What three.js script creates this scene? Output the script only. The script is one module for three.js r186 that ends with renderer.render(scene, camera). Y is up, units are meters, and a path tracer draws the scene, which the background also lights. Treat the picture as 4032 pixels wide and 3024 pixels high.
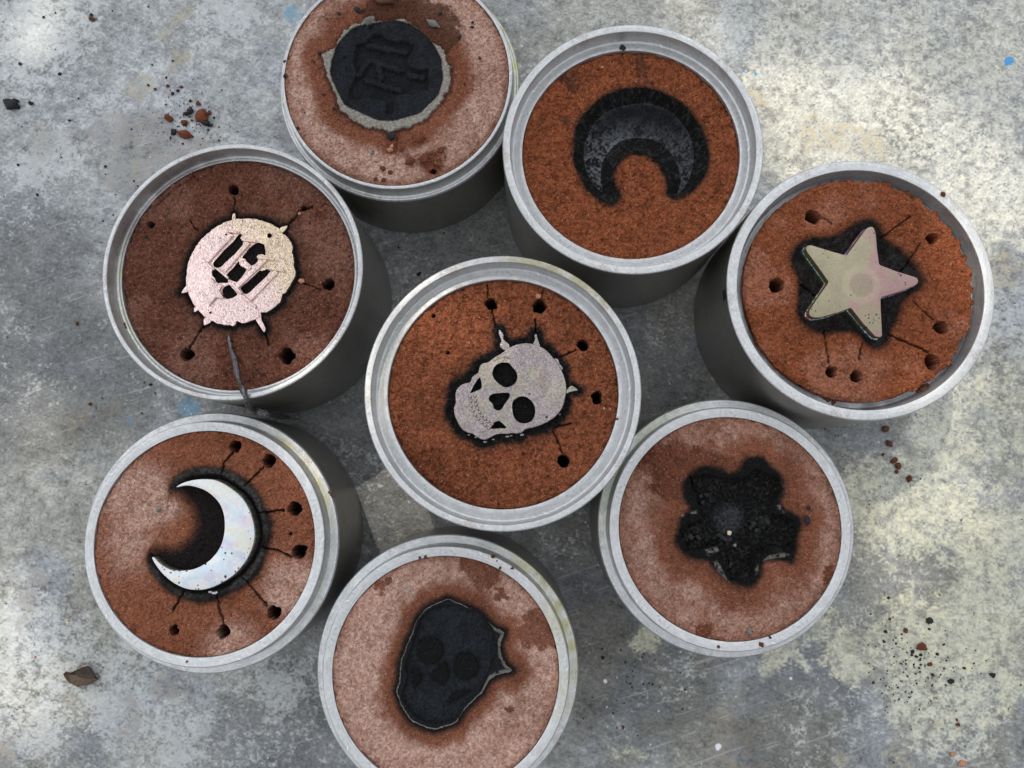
import * as THREE from 'three';
import { mergeGeometries, mergeVertices, toCreasedNormals } from 'three/addons/utils/BufferGeometryUtils.js';

// ---------------------------------------------------------------- camera, sky, sun, exposure
const U = 0.001;                                     // everything below is modelled in millimetres
const rad = THREE.MathUtils.degToRad;
const scene = new THREE.Scene();
const camera = new THREE.PerspectiveCamera(53.3837, 4 / 3, 0.01, 20);
camera.position.set(0, 0.34299, 0);
camera.quaternion.setFromEuler(new THREE.Euler(-Math.PI / 2, 0, 0))
  .multiply(new THREE.Quaternion().setFromAxisAngle(new THREE.Vector3(1, 0, 0), rad(-(-6.3140))))
  .multiply(new THREE.Quaternion().setFromAxisAngle(new THREE.Vector3(0, 1, 0), rad(1.2697)));
const renderer = new THREE.WebGLRenderer({ antialias: true });
renderer.setSize(1024, 768);
renderer.toneMapping = THREE.LinearToneMapping;
renderer.toneMappingExposure = 1.12;
renderer.shadowMap.enabled = true;
const SUN = new THREE.Vector3(-0.20, 0.82, -0.50).normalize();
{ // open shade under a bright, thinly clouded sky
  const w = 256, h = 128, d = new Float32Array(w * h * 4);
  for (let y = 0; y < h; y++) for (let x = 0; x < w; x++) {
    const el = ((y + 0.5) / h - 0.5) * Math.PI, azm = ((x + 0.5) / w - 0.5) * 2 * Math.PI;
    const dir = new THREE.Vector3(Math.cos(el) * Math.cos(azm), Math.sin(el), Math.cos(el) * Math.sin(azm));
    const c = Math.max(0, dir.dot(SUN)), up = Math.max(0, dir.y);
    const e = el * 180 / Math.PI, band = Math.exp(-(((e - 40) / 24) ** 2)), side = dir.clone().setY(0).normalize().dot(SUN.clone().setY(0).normalize());
    const l = el < 0 ? 0.05 : 0.06 + 1.35 * band * (0.68 + 0.36 * side) + 0.46 * up * up * up + 1.25 * c * c * c * c;
    const i = (y * w + x) * 4;
    d[i] = l * 0.97; d[i + 1] = l * 1.0; d[i + 2] = l * 1.045; d[i + 3] = 1;
  }
  const sky = new THREE.DataTexture(d, w, h, THREE.RGBAFormat, THREE.FloatType);
  sky.mapping = THREE.EquirectangularReflectionMapping; sky.magFilter = sky.minFilter = THREE.LinearFilter; sky.needsUpdate = true;
  scene.background = sky; scene.environment = sky;
}
const sun = new THREE.DirectionalLight(new THREE.Color(1, 0.91, 0.76), 2.3);
sun.position.copy(SUN).multiplyScalar(2); sun.castShadow = true; sun.shadow.radius = 1.6;
sun.shadow.mapSize.set(2048, 2048);
Object.assign(sun.shadow.camera, { left: -0.4, right: 0.4, top: 0.4, bottom: -0.4, near: 0.5, far: 4 });
scene.add(sun, sun.target);

// ---------------------------------------------------------------- small helpers
const clamp = (v, a = 0, b = 1) => v < a ? a : v > b ? b : v;
const ss = (a, b, v) => { const t = clamp((v - a) / (b - a)); return t * t * (3 - 2 * t); };
const mix = (a, b, t) => a + (b - a) * t;
const hash = (i, j, s) => { let n = Math.imul(i | 0, 374761393) ^ Math.imul(j | 0, 668265263) ^ Math.imul(s | 0, 1274126177); n = Math.imul(n ^ (n >>> 13), 1274126177); n ^= n >>> 16; n = Math.imul(n, 2246822519); return ((n ^ (n >>> 15)) >>> 0) / 4294967296; };
const vn = (x, y, s, per = 0) => {
  let i = Math.floor(x), j = Math.floor(y); const u = x - i, v = y - j, a = u * u * (3 - 2 * u), b = v * v * (3 - 2 * v);
  let i1 = i + 1, j1 = j + 1;
  if (per) { i = ((i % per) + per) % per; j = ((j % per) + per) % per; i1 = ((i1 % per) + per) % per; j1 = ((j1 % per) + per) % per; }
  return mix(mix(hash(i, j, s), hash(i1, j, s), a), mix(hash(i, j1, s), hash(i1, j1, s), a), b);
};
const fbm = (x, y, n, s) => { let a = 0.5, t = 0, w = 0; for (let k = 0; k < n; k++) { t += a * vn(x, y, s + k * 17); w += a; x = x * 2.03 + 11.3; y = y * 2.03 + 7.7; a *= 0.5; } return t / w; };
let seed = 7; const rnd = () => { seed = (seed * 1664525 + 1013904223) >>> 0; return seed / 4294967296; };
const enc = (v) => { v = clamp(v); return 255 * (v <= 0.0031308 ? 12.92 * v : 1.055 * Math.pow(v, 1 / 2.4) - 0.055); };
function colorTex(w, h, f, wrap = THREE.ClampToEdgeWrapping) {
  const d = new Uint8Array(w * h * 4), o = [0, 0, 0];
  for (let y = 0; y < h; y++) for (let x = 0; x < w; x++) { f((x + 0.5) / w, (y + 0.5) / h, o, x, y); const i = (y * w + x) * 4; d[i] = enc(o[0]); d[i + 1] = enc(o[1]); d[i + 2] = enc(o[2]); d[i + 3] = 255; }
  const t = new THREE.DataTexture(d, w, h); t.colorSpace = THREE.SRGBColorSpace; t.magFilter = THREE.LinearFilter; t.minFilter = THREE.LinearMipmapLinearFilter; t.generateMipmaps = true; t.wrapS = t.wrapT = wrap; t.needsUpdate = true; return t;
}
function dataTex(w, h, f, wrap = THREE.RepeatWrapping) {
  const d = new Uint8Array(w * h * 4);
  for (let y = 0; y < h; y++) for (let x = 0; x < w; x++) { const v = 255 * clamp(f((x + 0.5) / w, (y + 0.5) / h, x, y)), i = (y * w + x) * 4; d[i] = d[i + 1] = d[i + 2] = v; d[i + 3] = 255; }
  const t = new THREE.DataTexture(d, w, h); t.magFilter = THREE.LinearFilter; t.minFilter = THREE.LinearMipmapLinearFilter; t.generateMipmaps = true; t.wrapS = t.wrapT = wrap; t.needsUpdate = true; return t;
}
const lin = (r, g, b) => new THREE.Color().setRGB(r, g, b);
const used = new Map();
function numbered(name) { const n = used.get(name) ?? 0; used.set(name, n + 1); return n ? name + '_' + String(n).padStart(3, '0') : name; }
function mesh(name, geo, mat, parent, label) {
  const m = new THREE.Mesh(geo, mat); m.name = parent === scene ? numbered(name) : name; m.castShadow = m.receiveShadow = true;
  if (label) m.userData.label = label;
  parent.add(m); return m;
}
function tag(o, label, category, group, kind) { o.userData.label = label; o.userData.category = category; if (group) o.userData.group = group; if (kind) o.userData.kind = kind; return o; }
function thing(name, label, category, x, y, z, group) { const g = new THREE.Group(); g.name = numbered(name); g.position.set(x * U, y * U, z * U); scene.add(g); return tag(g, label, category, group); }

// polygons are lists of [x, z]
function sdf(poly, x, z) {                            // signed distance, negative inside
  if (!poly.box) { let a = 1e9, b = -1e9, c = 1e9, e = -1e9; for (const p of poly) { a = Math.min(a, p[0]); b = Math.max(b, p[0]); c = Math.min(c, p[1]); e = Math.max(e, p[1]); } poly.box = [a, b, c, e]; }
  const bx = Math.max(poly.box[0] - x, x - poly.box[1], 0), bz = Math.max(poly.box[2] - z, z - poly.box[3], 0);
  if (bx > 9 || bz > 9) return Math.hypot(bx, bz) + 3;
  let d = 1e9, s = 1;
  for (let i = 0, j = poly.length - 1; i < poly.length; j = i++) {
    const ax = poly[i][0], az = poly[i][1], ex = poly[j][0] - ax, ez = poly[j][1] - az, wx = x - ax, wz = z - az;
    const t = clamp((wx * ex + wz * ez) / (ex * ex + ez * ez + 1e-9)), qx = wx - ex * t, qz = wz - ez * t; d = Math.min(d, qx * qx + qz * qz);
    const c1 = z >= az, c2 = z < poly[j][1], c3 = ex * wz > ez * wx; if ((c1 && c2 && c3) || (!c1 && !c2 && !c3)) s = -s;
  }
  return s * Math.sqrt(d);
}
function lineDist(pts, x, z) { let d = 1e9; for (let i = 1; i < pts.length; i++) { const ax = pts[i - 1][0], az = pts[i - 1][1], ex = pts[i][0] - ax, ez = pts[i][1] - az, t = clamp(((x - ax) * ex + (z - az) * ez) / (ex * ex + ez * ez + 1e-9)); d = Math.min(d, Math.hypot(x - ax - ex * t, z - az - ez * t)); } return d; }
function smoothPoly(poly, n = 4, jag = 0, freq = 1) {
  const c = new THREE.CatmullRomCurve3(poly.map(p => new THREE.Vector3(p[0], 0, p[1])), true, 'centripetal');
  return c.getPoints(poly.length * n).slice(0, -1).map(v => [v.x + jag * (vn(v.x * freq, v.z * freq, 5) - 0.5) * 2, v.z + jag * (vn(v.x * freq, v.z * freq, 9) - 0.5) * 2]);
}
const circlePoly = (x, z, r, n = 20, rz = r) => Array.from({ length: n }, (_, k) => [x + r * Math.cos(k / n * 2 * Math.PI), z + rz * Math.sin(k / n * 2 * Math.PI)]);
const shapeOf = (poly, C = THREE.Shape) => { const s = new C(); poly.forEach((p, i) => i ? s.lineTo(p[0], -p[1]) : s.moveTo(p[0], -p[1])); s.closePath(); return s; };
function plate(poly, y0, y1, bevel = 0.3, holes = [], size = 50) {   // a bevelled slab with outline poly from height y0 to y1; uv spans -size/2 .. size/2
  const s = shapeOf(poly); for (const h of holes) s.holes.push(shapeOf(h, THREE.Path));
  const g = new THREE.ExtrudeGeometry(s, { depth: y1 - y0 - 2 * bevel, bevelEnabled: bevel > 0, bevelThickness: bevel, bevelSize: bevel, bevelOffset: -bevel, bevelSegments: 3, steps: 1, curveSegments: 6 });
  g.rotateX(-Math.PI / 2); g.translate(0, y0 + bevel, 0);
  return planar(toCreasedNormals(g, 0.6), size);
}
function planar(g, size) { const p = g.attributes.position, uv = new Float32Array(p.count * 2); for (let i = 0; i < p.count; i++) { uv[i * 2] = p.getX(i) / size + 0.5; uv[i * 2 + 1] = p.getZ(i) / size + 0.5; } g.setAttribute('uv', new THREE.BufferAttribute(uv, 2)); return g; }
const mm = (g) => g.scale(U, U, U);

// ---------------------------------------------------------------- the table
const FL = {A:[-112.7,-74.7,62.1],B:[-54,-158.5,48.6],C:[39.8,-122.8,60.6],D:[124.7,-67.8,58.4],E:[-9.6,-27.7,69.6],F:[-123.7,28.3,50],G:[-31.2,75.5,48.4],H:[77,22.4,44.1]};                                  // flask axis x, z and the height of its top edge
const T0X = -310, T0Z = -250, TW = 600, TH = 450;      // the part of the sheet that carries its own stains
const gauss = (list, x, z) => { let s = 0; for (const [a, b, r, k] of list) { const q = ((x - a) ** 2 + (z - b) ** 2) / (r * r); if (q < 6) s += k * Math.exp(-q); } return s; };
const cream = [[148.4,78.5,14.1,1],[170.4,71.9,11.9,8],[187.8,70.8,15.1,1],[199.3,60,13,9],[190.7,91.8,13.9,8],[175.2,100.3,12.8,5],[151.6,14.1,12.2,9],[167,15.7,14.3,9],[188.8,17.8,15.4,1.1],[205.5,30.9,14.2,9],[209.1,-22.3,14.4,8],[191,-16.7,12.2,5],[150.5,-179.2,25.8,85],[139.1,-188.1,17.7,6],[175.6,-187.7,22.3,7],[203.5,-182.5,23.3,7],[213.4,-155.2,19.7,7],[186.2,-167.7,14,5],[167.4,-210.5,23.7,5],[216.8,-207.5,21.1,5],[137.5,-150.8,18.7,5],[215.7,-121.2,19.4,4],[41,121.9,6.5,1],[48.3,71.7,4.9,9],[109.3,79.8,5.4,8],[122.9,65.9,6.5,5],[183,-32.5,10.1,4],[-102.1,26.7,0.1,1],[136.3,81.7,6.5,6]];
const white = [[-225.6,93.2,17,1.1],[-212.7,84.4,13.6,8],[-231.7,73.7,15.9,8],[-220.9,111.3,12.4,5],[-207.8,73.6,9.1,5],[-225.7,-151.6,8.6,8],[-201.2,-171,6.1,7],[-228.6,-141,6.1,8],[-245.2,-217.8,20,35],[-144.8,-221.8,11.1,5],[-175.9,94.9,13.5,5],[-152.2,119.1,7.8,6],[171.6,-133.5,17.3,6],[206.3,-135.7,19.6,6],[110,-202.3,14.3,5],[150,-168,21.1,5],[188.3,-27.9,15.6,5],[213.3,-68.1,15.8,4],[180.3,104.4,13.9,4],[186.5,91.9,6.4,7],[-181.9,88.5,10.1,5],[-108.7,94.3,8.9,4],[53.4,30.5,6.7,3]];
const ochre = [[-169.3,-192.4,3.2,7],[-168.7,-215.6,2.5,6],[-173.9,-209.2,2.7,5],[-184,-179.7,3.4,8],[-192,-181.1,2,5],[-162.7,-194.2,1.8,6],[-170.3,-187.9,2.2,7],[131.8,-153.3,5.3,8],[146.9,-150.7,5.8,9],[157.2,-147,4.2,8],[163.8,-140.8,3,5],[104.4,-177.1,3.1,9],[105.9,-169.6,2.4,8],[213.5,-87.9,5.7,9],[155.9,121.7,3.2,8],[161.3,120.1,2.7,7],[132.3,123.5,2.1,7],[173.5,111.7,2.1,4],[-102,30,8,35],[-95,34.4,5.7,3]];
const brown = [[-175.7,-150.6,7.3,8],[-184.3,-153.2,7.3,7],[-165.8,-148,5.5,7],[-196.8,-158.3,7.3,5],[-203,-159.6,4.9,5],[-189.5,-137,7.3,6],[-182.3,-138.2,4.8,5],[-215,-155.9,3.2,9],[-231.8,-152.3,6.1,4],[-221.2,60.5,3.9,7],[-218.4,52.8,2.7,6],[-223.9,71.5,2.7,6],[-175.1,108.8,3.8,7],[-172.9,107.7,2.7,6],[-160.2,93.7,3.4,4],[-199.1,101.5,2.7,5],[-199.2,-23.1,2.1,6],[-185.4,-27.7,1.6,5],[-189.9,-25.4,1.4,5],[88.5,118.8,8.6,4],[84.5,110.5,4.3,3],[-227.6,127.3,4.5,8],[-208.1,-17.3,4.7,3],[-111.8,-157.6,3.6,3]];
const blue = [[224.2,-189.8,2.6],[225.6,-190.2,1.1],[106.4,-184.6,1.2],[100.9,-185.9,0.8],[-113.6,-216.5,4.7],[-115.1,-218.2,3.4],[-154,-26.8,4.7],[-156.2,-27.7,4],[-181.4,-21.3,2],[-151.4,-25.4,3.5],[-132.6,-211.7,1.1]];
const spots = [[33,91.3,1],[80.8,117.8,1.5],[80.6,118.5,1.1],[112.6,89.4,0.8],[67.7,95.4,0.5],[-204.2,68.1,0.7],[112.6,89.3,0.5],[33.8,110,0.5]];
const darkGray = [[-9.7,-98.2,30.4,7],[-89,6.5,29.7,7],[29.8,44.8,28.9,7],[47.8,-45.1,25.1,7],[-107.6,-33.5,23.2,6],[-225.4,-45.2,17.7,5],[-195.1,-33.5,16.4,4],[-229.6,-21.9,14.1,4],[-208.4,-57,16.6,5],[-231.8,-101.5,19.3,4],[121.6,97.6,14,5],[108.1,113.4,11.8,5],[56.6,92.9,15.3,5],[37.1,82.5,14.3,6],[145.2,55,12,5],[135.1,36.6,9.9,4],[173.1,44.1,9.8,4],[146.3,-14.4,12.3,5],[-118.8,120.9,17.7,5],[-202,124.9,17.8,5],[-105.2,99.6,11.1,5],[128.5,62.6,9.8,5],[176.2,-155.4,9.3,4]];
const sp_ = (n, k) => clamp((n - 0.5) * k + 0.5);
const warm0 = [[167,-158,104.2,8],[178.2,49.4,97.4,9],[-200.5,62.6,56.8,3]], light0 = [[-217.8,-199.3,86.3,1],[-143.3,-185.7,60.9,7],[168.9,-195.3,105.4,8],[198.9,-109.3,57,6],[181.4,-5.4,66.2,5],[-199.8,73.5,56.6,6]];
function tableColor(u, v, o) {
  const x = T0X + u * TW, z = T0Z + v * TH;
  const w1 = fbm(x / 11, z / 11, 3, 311) - 0.5, w2 = fbm(x / 11, z / 11, 3, 399) - 0.5, w3 = vn(x / 2.2, z / 2.2, 35) - 0.5, w4 = vn(x / 2.2, z / 2.2, 36) - 0.5;
  const X = x + 16 * w1 + 2.4 * w3, Z = z + 16 * w2 + 2.4 * w4;
  const n1 = fbm(x / 30, z / 30, 4, 3), n2 = fbm(x / 3.0, z / 2.6, 3, 31), n3 = fbm(x / 1.0, z / 0.85, 2, 47), g = hash(x * 9, z * 9, 5);
  const xs = x * 0.94 + z * 0.34, zs = -x * 0.34 + z * 0.94, n4 = vn(xs / 5, zs / 0.8, 77), n5 = vn(x / 0.55, z / 0.5, 21);
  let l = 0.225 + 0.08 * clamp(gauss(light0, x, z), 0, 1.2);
  l *= 1 + 0.34 * (n1 - 0.5) + 0.45 * (fbm(x / 7, z / 6, 2, 88) - 0.5) + 0.7 * (n2 - 0.5) + 0.7 * (n3 - 0.5) + 0.2 * (n4 - 0.5) + 0.34 * (n5 - 0.5) + 0.1 * (g - 0.5);
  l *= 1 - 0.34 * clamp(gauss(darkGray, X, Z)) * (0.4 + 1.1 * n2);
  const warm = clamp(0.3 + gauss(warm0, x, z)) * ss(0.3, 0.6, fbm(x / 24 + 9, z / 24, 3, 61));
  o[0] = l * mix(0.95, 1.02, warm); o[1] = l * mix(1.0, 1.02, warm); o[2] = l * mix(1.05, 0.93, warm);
  const lay = (a, r, gg, b) => { a = clamp(a); o[0] = mix(o[0], r, a); o[1] = mix(o[1], gg, a); o[2] = mix(o[2], b, a); };
  const grainy = 0.40 * sp_(n2, 2) + 0.36 * sp_(n3, 1.9) + 0.16 * n5 + 0.08 * n4, big = sp_(n1, 2.4);
  const cov = (s) => 1 - Math.exp(-1.15 * s);
  const patch = (c, soft) => ss(1 - c - soft, 1 - c + soft, grainy * 0.88 + 0.12 * big);
  const wv = 0.14 + 0.16 * ss(0.45, 0.8, n1) + 0.46 * cov(gauss(white, X, Z)); lay(0.62 * patch(wv, 0.22), 0.47 + 0.16 * (n3 - 0.5), 0.49 + 0.16 * (n3 - 0.5), 0.50 + 0.1 * (n3 - 0.5));
  const cg = cov(gauss(cream, X, Z)), cv = 0.06 + 0.54 * cg, yel = ss(-190, 40, z); lay(0.3 * cg * cg * (0.4 + n2), 0.40, 0.40, mix(0.36, 0.31, yel));
  lay(0.6 * patch(cv, 0.26), 0.58 + 0.34 * (n3 - 0.5), 0.57 + 0.32 * (n3 - 0.5), mix(0.50, 0.435, yel) + 0.26 * (n3 - 0.5));
  lay(0.6 * cg * ss(0.66, 0.8, vn(x / 2.1, z / 2.1, 201) * 0.5 + grainy * 0.5), 0.66, 0.62, mix(0.55, 0.4, yel));
  lay(0.5 * ss(0.62, 0.8, vn(x / 3.1, z / 3.1, 203) * 0.5 + n3 * 0.5) * (0.3 + cg), 0.11, 0.115, 0.115);
  lay(0.5 * Math.min(1, gauss(ochre, X, Z)) * ss(0.25, 0.8, grainy + 0.25 * (n4 - 0.5)), 0.33, 0.255, 0.10);
  lay(0.5 * Math.min(1, gauss(brown, X, Z)) * ss(0.25, 0.85, grainy + 0.25 * (n4 - 0.5)), 0.2, 0.145, 0.095);
  for (const [bx, bz, r] of blue) { const d = Math.hypot(x - bx, z - bz) + 1.4 * (n2 - 0.5) * Math.min(1, r / 2) + 0.5 * (n3 - 0.5); if (d < r) { const k = bx > 50 ? 1 : 0.42; lay(k * ss(r, r - 0.5, d), bx > 50 ? 0.07 : 0.12, bx > 50 ? 0.3 : 0.28, bx > 50 ? 0.56 : 0.4); } }
  for (const [bx, bz, r] of spots) { const d = Math.hypot(x - bx, z - bz) + 0.4 * (n3 - 0.5); if (d < r) lay(ss(r, r - 0.4, d), 0.72, 0.74, 0.78); }
  const pit = vn(x / 0.8, z / 0.8, 91); lay(0.75 * ss(0.9, 0.96, pit) * ss(0.5, 0.7, vn(x / 11, z / 11, 13)), 0.05, 0.05, 0.05);
  const scr = vn((x * 0.3 + z * 0.95) / 0.5, (x * 0.95 - z * 0.3) / 16, 113); lay(0.3 * ss(0.86, 0.95, scr), 0.5, 0.5, 0.48);
  const sp = hash(x * 1.3, z * 1.3, 71); if (sp > 0.9988) lay(0.6, 0.6, 0.62, 0.64);
}
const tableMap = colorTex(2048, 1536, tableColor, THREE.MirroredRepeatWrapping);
const tableBump = dataTex(1024, 1024, (u, v) => 0.5 * vn(u * 40, v * 40, 3, 40) + 0.3 * vn(u * 130, v * 130, 4, 130) + 0.2 * vn(u * 300, v * 300, 6, 300));
tableBump.repeat.set(TW / 110, TH / 110);
const tableRough = dataTex(512, 512, (u, v) => 0.52 + 0.3 * vn(u * 30, v * 30, 8, 30) + 0.14 * vn(u * 120, v * 120, 2, 120)); tableRough.repeat.set(4, 3);
{
  const g = new THREE.BoxGeometry(1300, 24, 1200, 1, 1, 1); g.translate(-10, -12, -25); planar(g, 1);
  const p = g.attributes.position, uv = g.attributes.uv; for (let i = 0; i < p.count; i++) uv.setXY(i, (p.getX(i) - T0X) / TW, (p.getZ(i) - T0Z) / TH);
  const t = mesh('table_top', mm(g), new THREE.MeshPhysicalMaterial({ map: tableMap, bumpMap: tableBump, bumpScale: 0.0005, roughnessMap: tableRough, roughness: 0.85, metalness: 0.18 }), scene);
  tag(t, 'weathered galvanised metal table top with paint stains under the casting rings', 'table', null, 'structure');
}

// ---------------------------------------------------------------- aluminium rings
const ringMap = colorTex(1024, 512, (u, v, o) => {
  const a = fbm(u * 26, v * 18, 3, 5), b = vn(u * 90, v * 60, 8, 0), s = vn(u * 10, v * 260, 3), pit = ss(0.86, 0.93, vn(u * 52, v * 46, 12));
  let l = 0.55 + 0.1 * (a - 0.5) + 0.09 * (b - 0.5) + 0.08 * (s - 0.5); l = mix(l, 0.3, 0.45 * pit);
  o[3] = 0.4 * ss(0.72, 0.9, vn(u * 11, v * 9, 41)) * ss(0.4, 0.7, b);
  const sc = vn((u * 40 + v * 22) * 5, (v * 30 - u * 12) * 0.35, 61); l += 0.25 * ss(0.9, 0.97, sc);
  if (hash(Math.floor(u * 260), Math.floor(v * 240), 4) > 0.9992) l = 0.12;
  o[0] = mix(l * 0.985, 0.3, o[3]); o[1] = mix(l, 0.2, o[3]); o[2] = mix(l * 1.01, 0.15, o[3]);
}, THREE.RepeatWrapping);
const ringRough = dataTex(512, 256, (u, v) => 0.38 + 0.16 * vn(u * 40, v * 26, 5) + 0.12 * vn(u * 6, v * 128, 15));
const ringBump = dataTex(1024, 1024, (u, v) => 0.6 * vn(u * 8, v * 220, 3) + 0.4 * vn(u * 160, v * 160, 9, 160));
const ringMat = new THREE.MeshPhysicalMaterial({ map: ringMap, roughnessMap: ringRough, roughness: 1, metalness: 0.85, bumpMap: ringBump, bumpScale: 0.00006, vertexColors: true });
const wallMat = new THREE.MeshPhysicalMaterial({ color: lin(0.70, 0.665, 0.62), map: ringMap, roughness: 0.38, metalness: 0.9, bumpMap: ringBump, bumpScale: 0.00004 });
function lathe(profile, stainShade) {
  const pts = profile.map(p => new THREE.Vector2(p[0], p[1]));
  const g0 = new THREE.LatheGeometry(pts, 256), uv = g0.attributes.uv, p = g0.attributes.position, n = pts.length;
  const len = [0]; for (let i = 1; i < n; i++) len.push(len[i - 1] + pts[i].distanceTo(pts[i - 1]));
  for (let i = 0; i < p.count; i++) uv.setXY(i, uv.getX(i) * 5, len[i % n] / 30);
  if (stainShade) { const c = new Float32Array(p.count * 3); for (let i = 0; i < p.count; i++) { const k = stainShade(Math.atan2(p.getZ(i), p.getX(i)) * 180 / Math.PI, p.getX(i), p.getZ(i), Math.hypot(p.getX(i), p.getZ(i))); c.set(k, i * 3); } g0.setAttribute('color', new THREE.BufferAttribute(c, 3)); }
  return mm(toCreasedNormals(g0, 0.5));
}
const angD = (a, b) => Math.abs(((a - b + 540) % 360) - 180);
// angular oil and scale stains, plus shade and shine painted on inner steps: [angle, half width, r, g, b, strength]; angle 0 is +x (right), 90 is +z (down)
const stainShadeTint = (list) => (a, x, z, r) => { let c = [1, 1, 1]; const n = fbm(x / 4, z / 4, 3, 8); for (const [m, w, R, G, B, k, r0 = 0, r1 = 99] of list) { const t = r < r0 || r > r1 ? 0 : k * ss(w, w * 0.3, angD(a, m)) * ss(0.25, 0.75, n + 0.12); c = [mix(c[0], R, t), mix(c[1], G, t), mix(c[2], B, t)]; } return c; };
function flask(id, label, o) {
  const [x, z, h] = FL[id], root = thing('casting_flask', label, 'casting flask', x, 0, z);
  const stainShade = stainShadeTint(o.stains ?? []), R = o.R, bore = o.bore;
  if (o.female) {
    const li = R - o.land, d = o.deep ?? 6;
    mesh('ring_wall', lathe([[bore, 0.5], [R - 0.5, 0.5], [R - 0.5, 0], [R, 0.5], [R, h - 0.7]]), wallMat, root);
    mesh('rim', lathe([[R, h - 0.7], [R - 0.12, h - 0.3], [R - 0.4, h - 0.06], [R - 0.7, h], [li + 0.5, h], [li + 0.15, h - 0.1], [li, h - 0.4]], stainShade), ringMat, root);
    mesh('inner_step', lathe([[li, h - 0.4], [li - 0.25, h - d * 0.75], [li - 0.7, h - d * 0.95], [li - 1.3, h - d - 0.1], [mix(li, bore, 0.62), h - d + 0.15], [mix(li, bore, 0.72), h - d + 0.35], [bore + 0.35, h - d + 0.35], [bore + 0.1, h - d + 0.2], [bore, h - d - 0.3], [bore, 0.5]], stainShade), ringMat, root);
  } else {
    const lr = o.lip, d = 6.5;
    mesh('ring_wall', lathe([[bore, 0.5], [R - 0.5, 0.5], [R - 0.5, 0], [R, 0.5], [R, h - d - 1.1]]), wallMat, root);
    mesh('shoulder', lathe([[R, h - d - 1.1], [R - 0.15, h - d - 0.5], [R - 0.5, h - d - 0.1], [R - 1, h - d], [lr + 1.3, h - d - 0.15], [lr + 0.6, h - d + 0.05], [lr + 0.2, h - d + 0.5], [lr, h - d + 1.1]], stainShade), ringMat, root);
    mesh('lip', lathe([[lr, h - d + 1.1], [lr, h - 0.5], [lr - 0.12, h - 0.2], [lr - 0.4, h], [bore + 0.4, h], [bore + 0.1, h - 0.12], [bore, h - 0.4], [bore, 0.5]], stainShade), ringMat, root);
  }
  return root;
}

// ---------------------------------------------------------------- moulding sand
const sandBump = dataTex(1024, 1024, (u, v) => 0.55 * vn(u * 44, v * 44, 3, 44) + 0.45 * vn(u * 100, v * 100, 4, 100));
const N = 300, TEX = 640;
// cfg.at(x, z, o) sets o.h (height), o.char (soot, plus shade painted in vents and cracks, 0..1), o.cav (1 inside the impression) and tints; holes, cracks, crumbled edge and grain come on top
function evaluate(cfg, x, z, o) {
  o.h = 0; o.charShade = 0; o.cav = 0; o.ash = 0; o.blue = 0; o.brown = 0; o.pale = 0; o.hole = 0; o.dark = 0; o.gray = 0; o.dust = 0;
  const r = Math.hypot(x, z), s = cfg.seed;
  o.n2 = fbm(x / 3.2, z / 3.2, 3, s); o.n1 = fbm(x / 14, z / 14, 3, s + 5); o.n3 = vn(x / 0.75, z / 0.75, s + 9);
  cfg.at(x, z, o);
  const g = vn(x / 0.62, z / 0.62, s + 20), g2 = vn(x / 1.25, z / 1.25, s + 21), rough = cfg.rough * 1.45 * (o.cav ? 0.4 : 1) * (0.7 + 0.9 * o.n1);
  { const t1 = fbm(x / 4.5, z / 4.5, 3, s + 25), t2 = fbm(x / 2.6 + 30, z / 2.6, 2, s + 26); if (!o.cav) o.h += cfg.rough * (0.9 * ss(0.49, 0.53, t1) + 0.7 * ss(0.55, 0.6, t2) - 0.6); }
  o.h += rough * (0.62 * (g - 0.5) + 0.75 * (g2 - 0.5)) + 0.5 * (o.n1 - 0.5) * (o.cav ? 0.3 : 1);
  const pocket = vn(x / 1.5, z / 1.5, s + 33); if (pocket > 0.84 && !o.cav) o.h -= cfg.rough * 2.6 * (pocket - 0.84) / 0.16 * 0.5;
  const pk = vn(x / 0.72 + 40, z / 0.72, s + 34); if (pk > 0.7 && !o.cav) o.h -= Math.min(0.6, cfg.rough * 2.2) * (pk - 0.7) / 0.3;
  const edge = ss(cfg.R - 1.6, cfg.R, r); o.h -= edge * (0.15 + 0.9 * ss(0.35, 0.8, fbm(x / 2.2, z / 2.2, 2, s + 40)));
  for (let i = 0; i < cfg.holes.length; i++) {
    const [hx, hz, hr, deep = 20] = cfg.holes[i], dx = x - hx, dz = z - hz; if (Math.abs(dx) > hr + 2.5 || Math.abs(dz) > hr + 2.5) continue;
    const d = Math.hypot(dx, dz) - hr * (0.9 + 0.34 * (vn(Math.atan2(dz, dx) * 1.6 + 9, i * 7, s + 50) - 0.3));
    o.h -= 0.5 * ss(1.6, 0, d) * g2; o.h -= deep * ss(0.16, -0.3, d); if (d < 0.02) o.hole = i + 1; o.charShade = Math.max(o.charShade, (cfg.ventSootShade ?? 0.85) * ss(0.5, -0.3, d + 0.6 * (g - 0.5)));  // shade of the vent interiors is painted into the colour along with soot
  }
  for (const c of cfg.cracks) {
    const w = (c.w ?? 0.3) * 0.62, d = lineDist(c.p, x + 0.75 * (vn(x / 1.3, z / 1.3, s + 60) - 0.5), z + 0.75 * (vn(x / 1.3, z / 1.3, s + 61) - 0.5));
    if (d < w + 1.2) { o.h -= (c.deep ?? 2.4) * ss(w + 0.2, w - 0.25, d); o.charShade = Math.max(o.charShade, (c.soot ?? 0.5) * 0.85 * ss(w + 0.7, w - 0.25, d + 0.7 * (g - 0.5))); }  // soot tint also paints the shade of cracks too narrow for the mesh
  }
}
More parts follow.
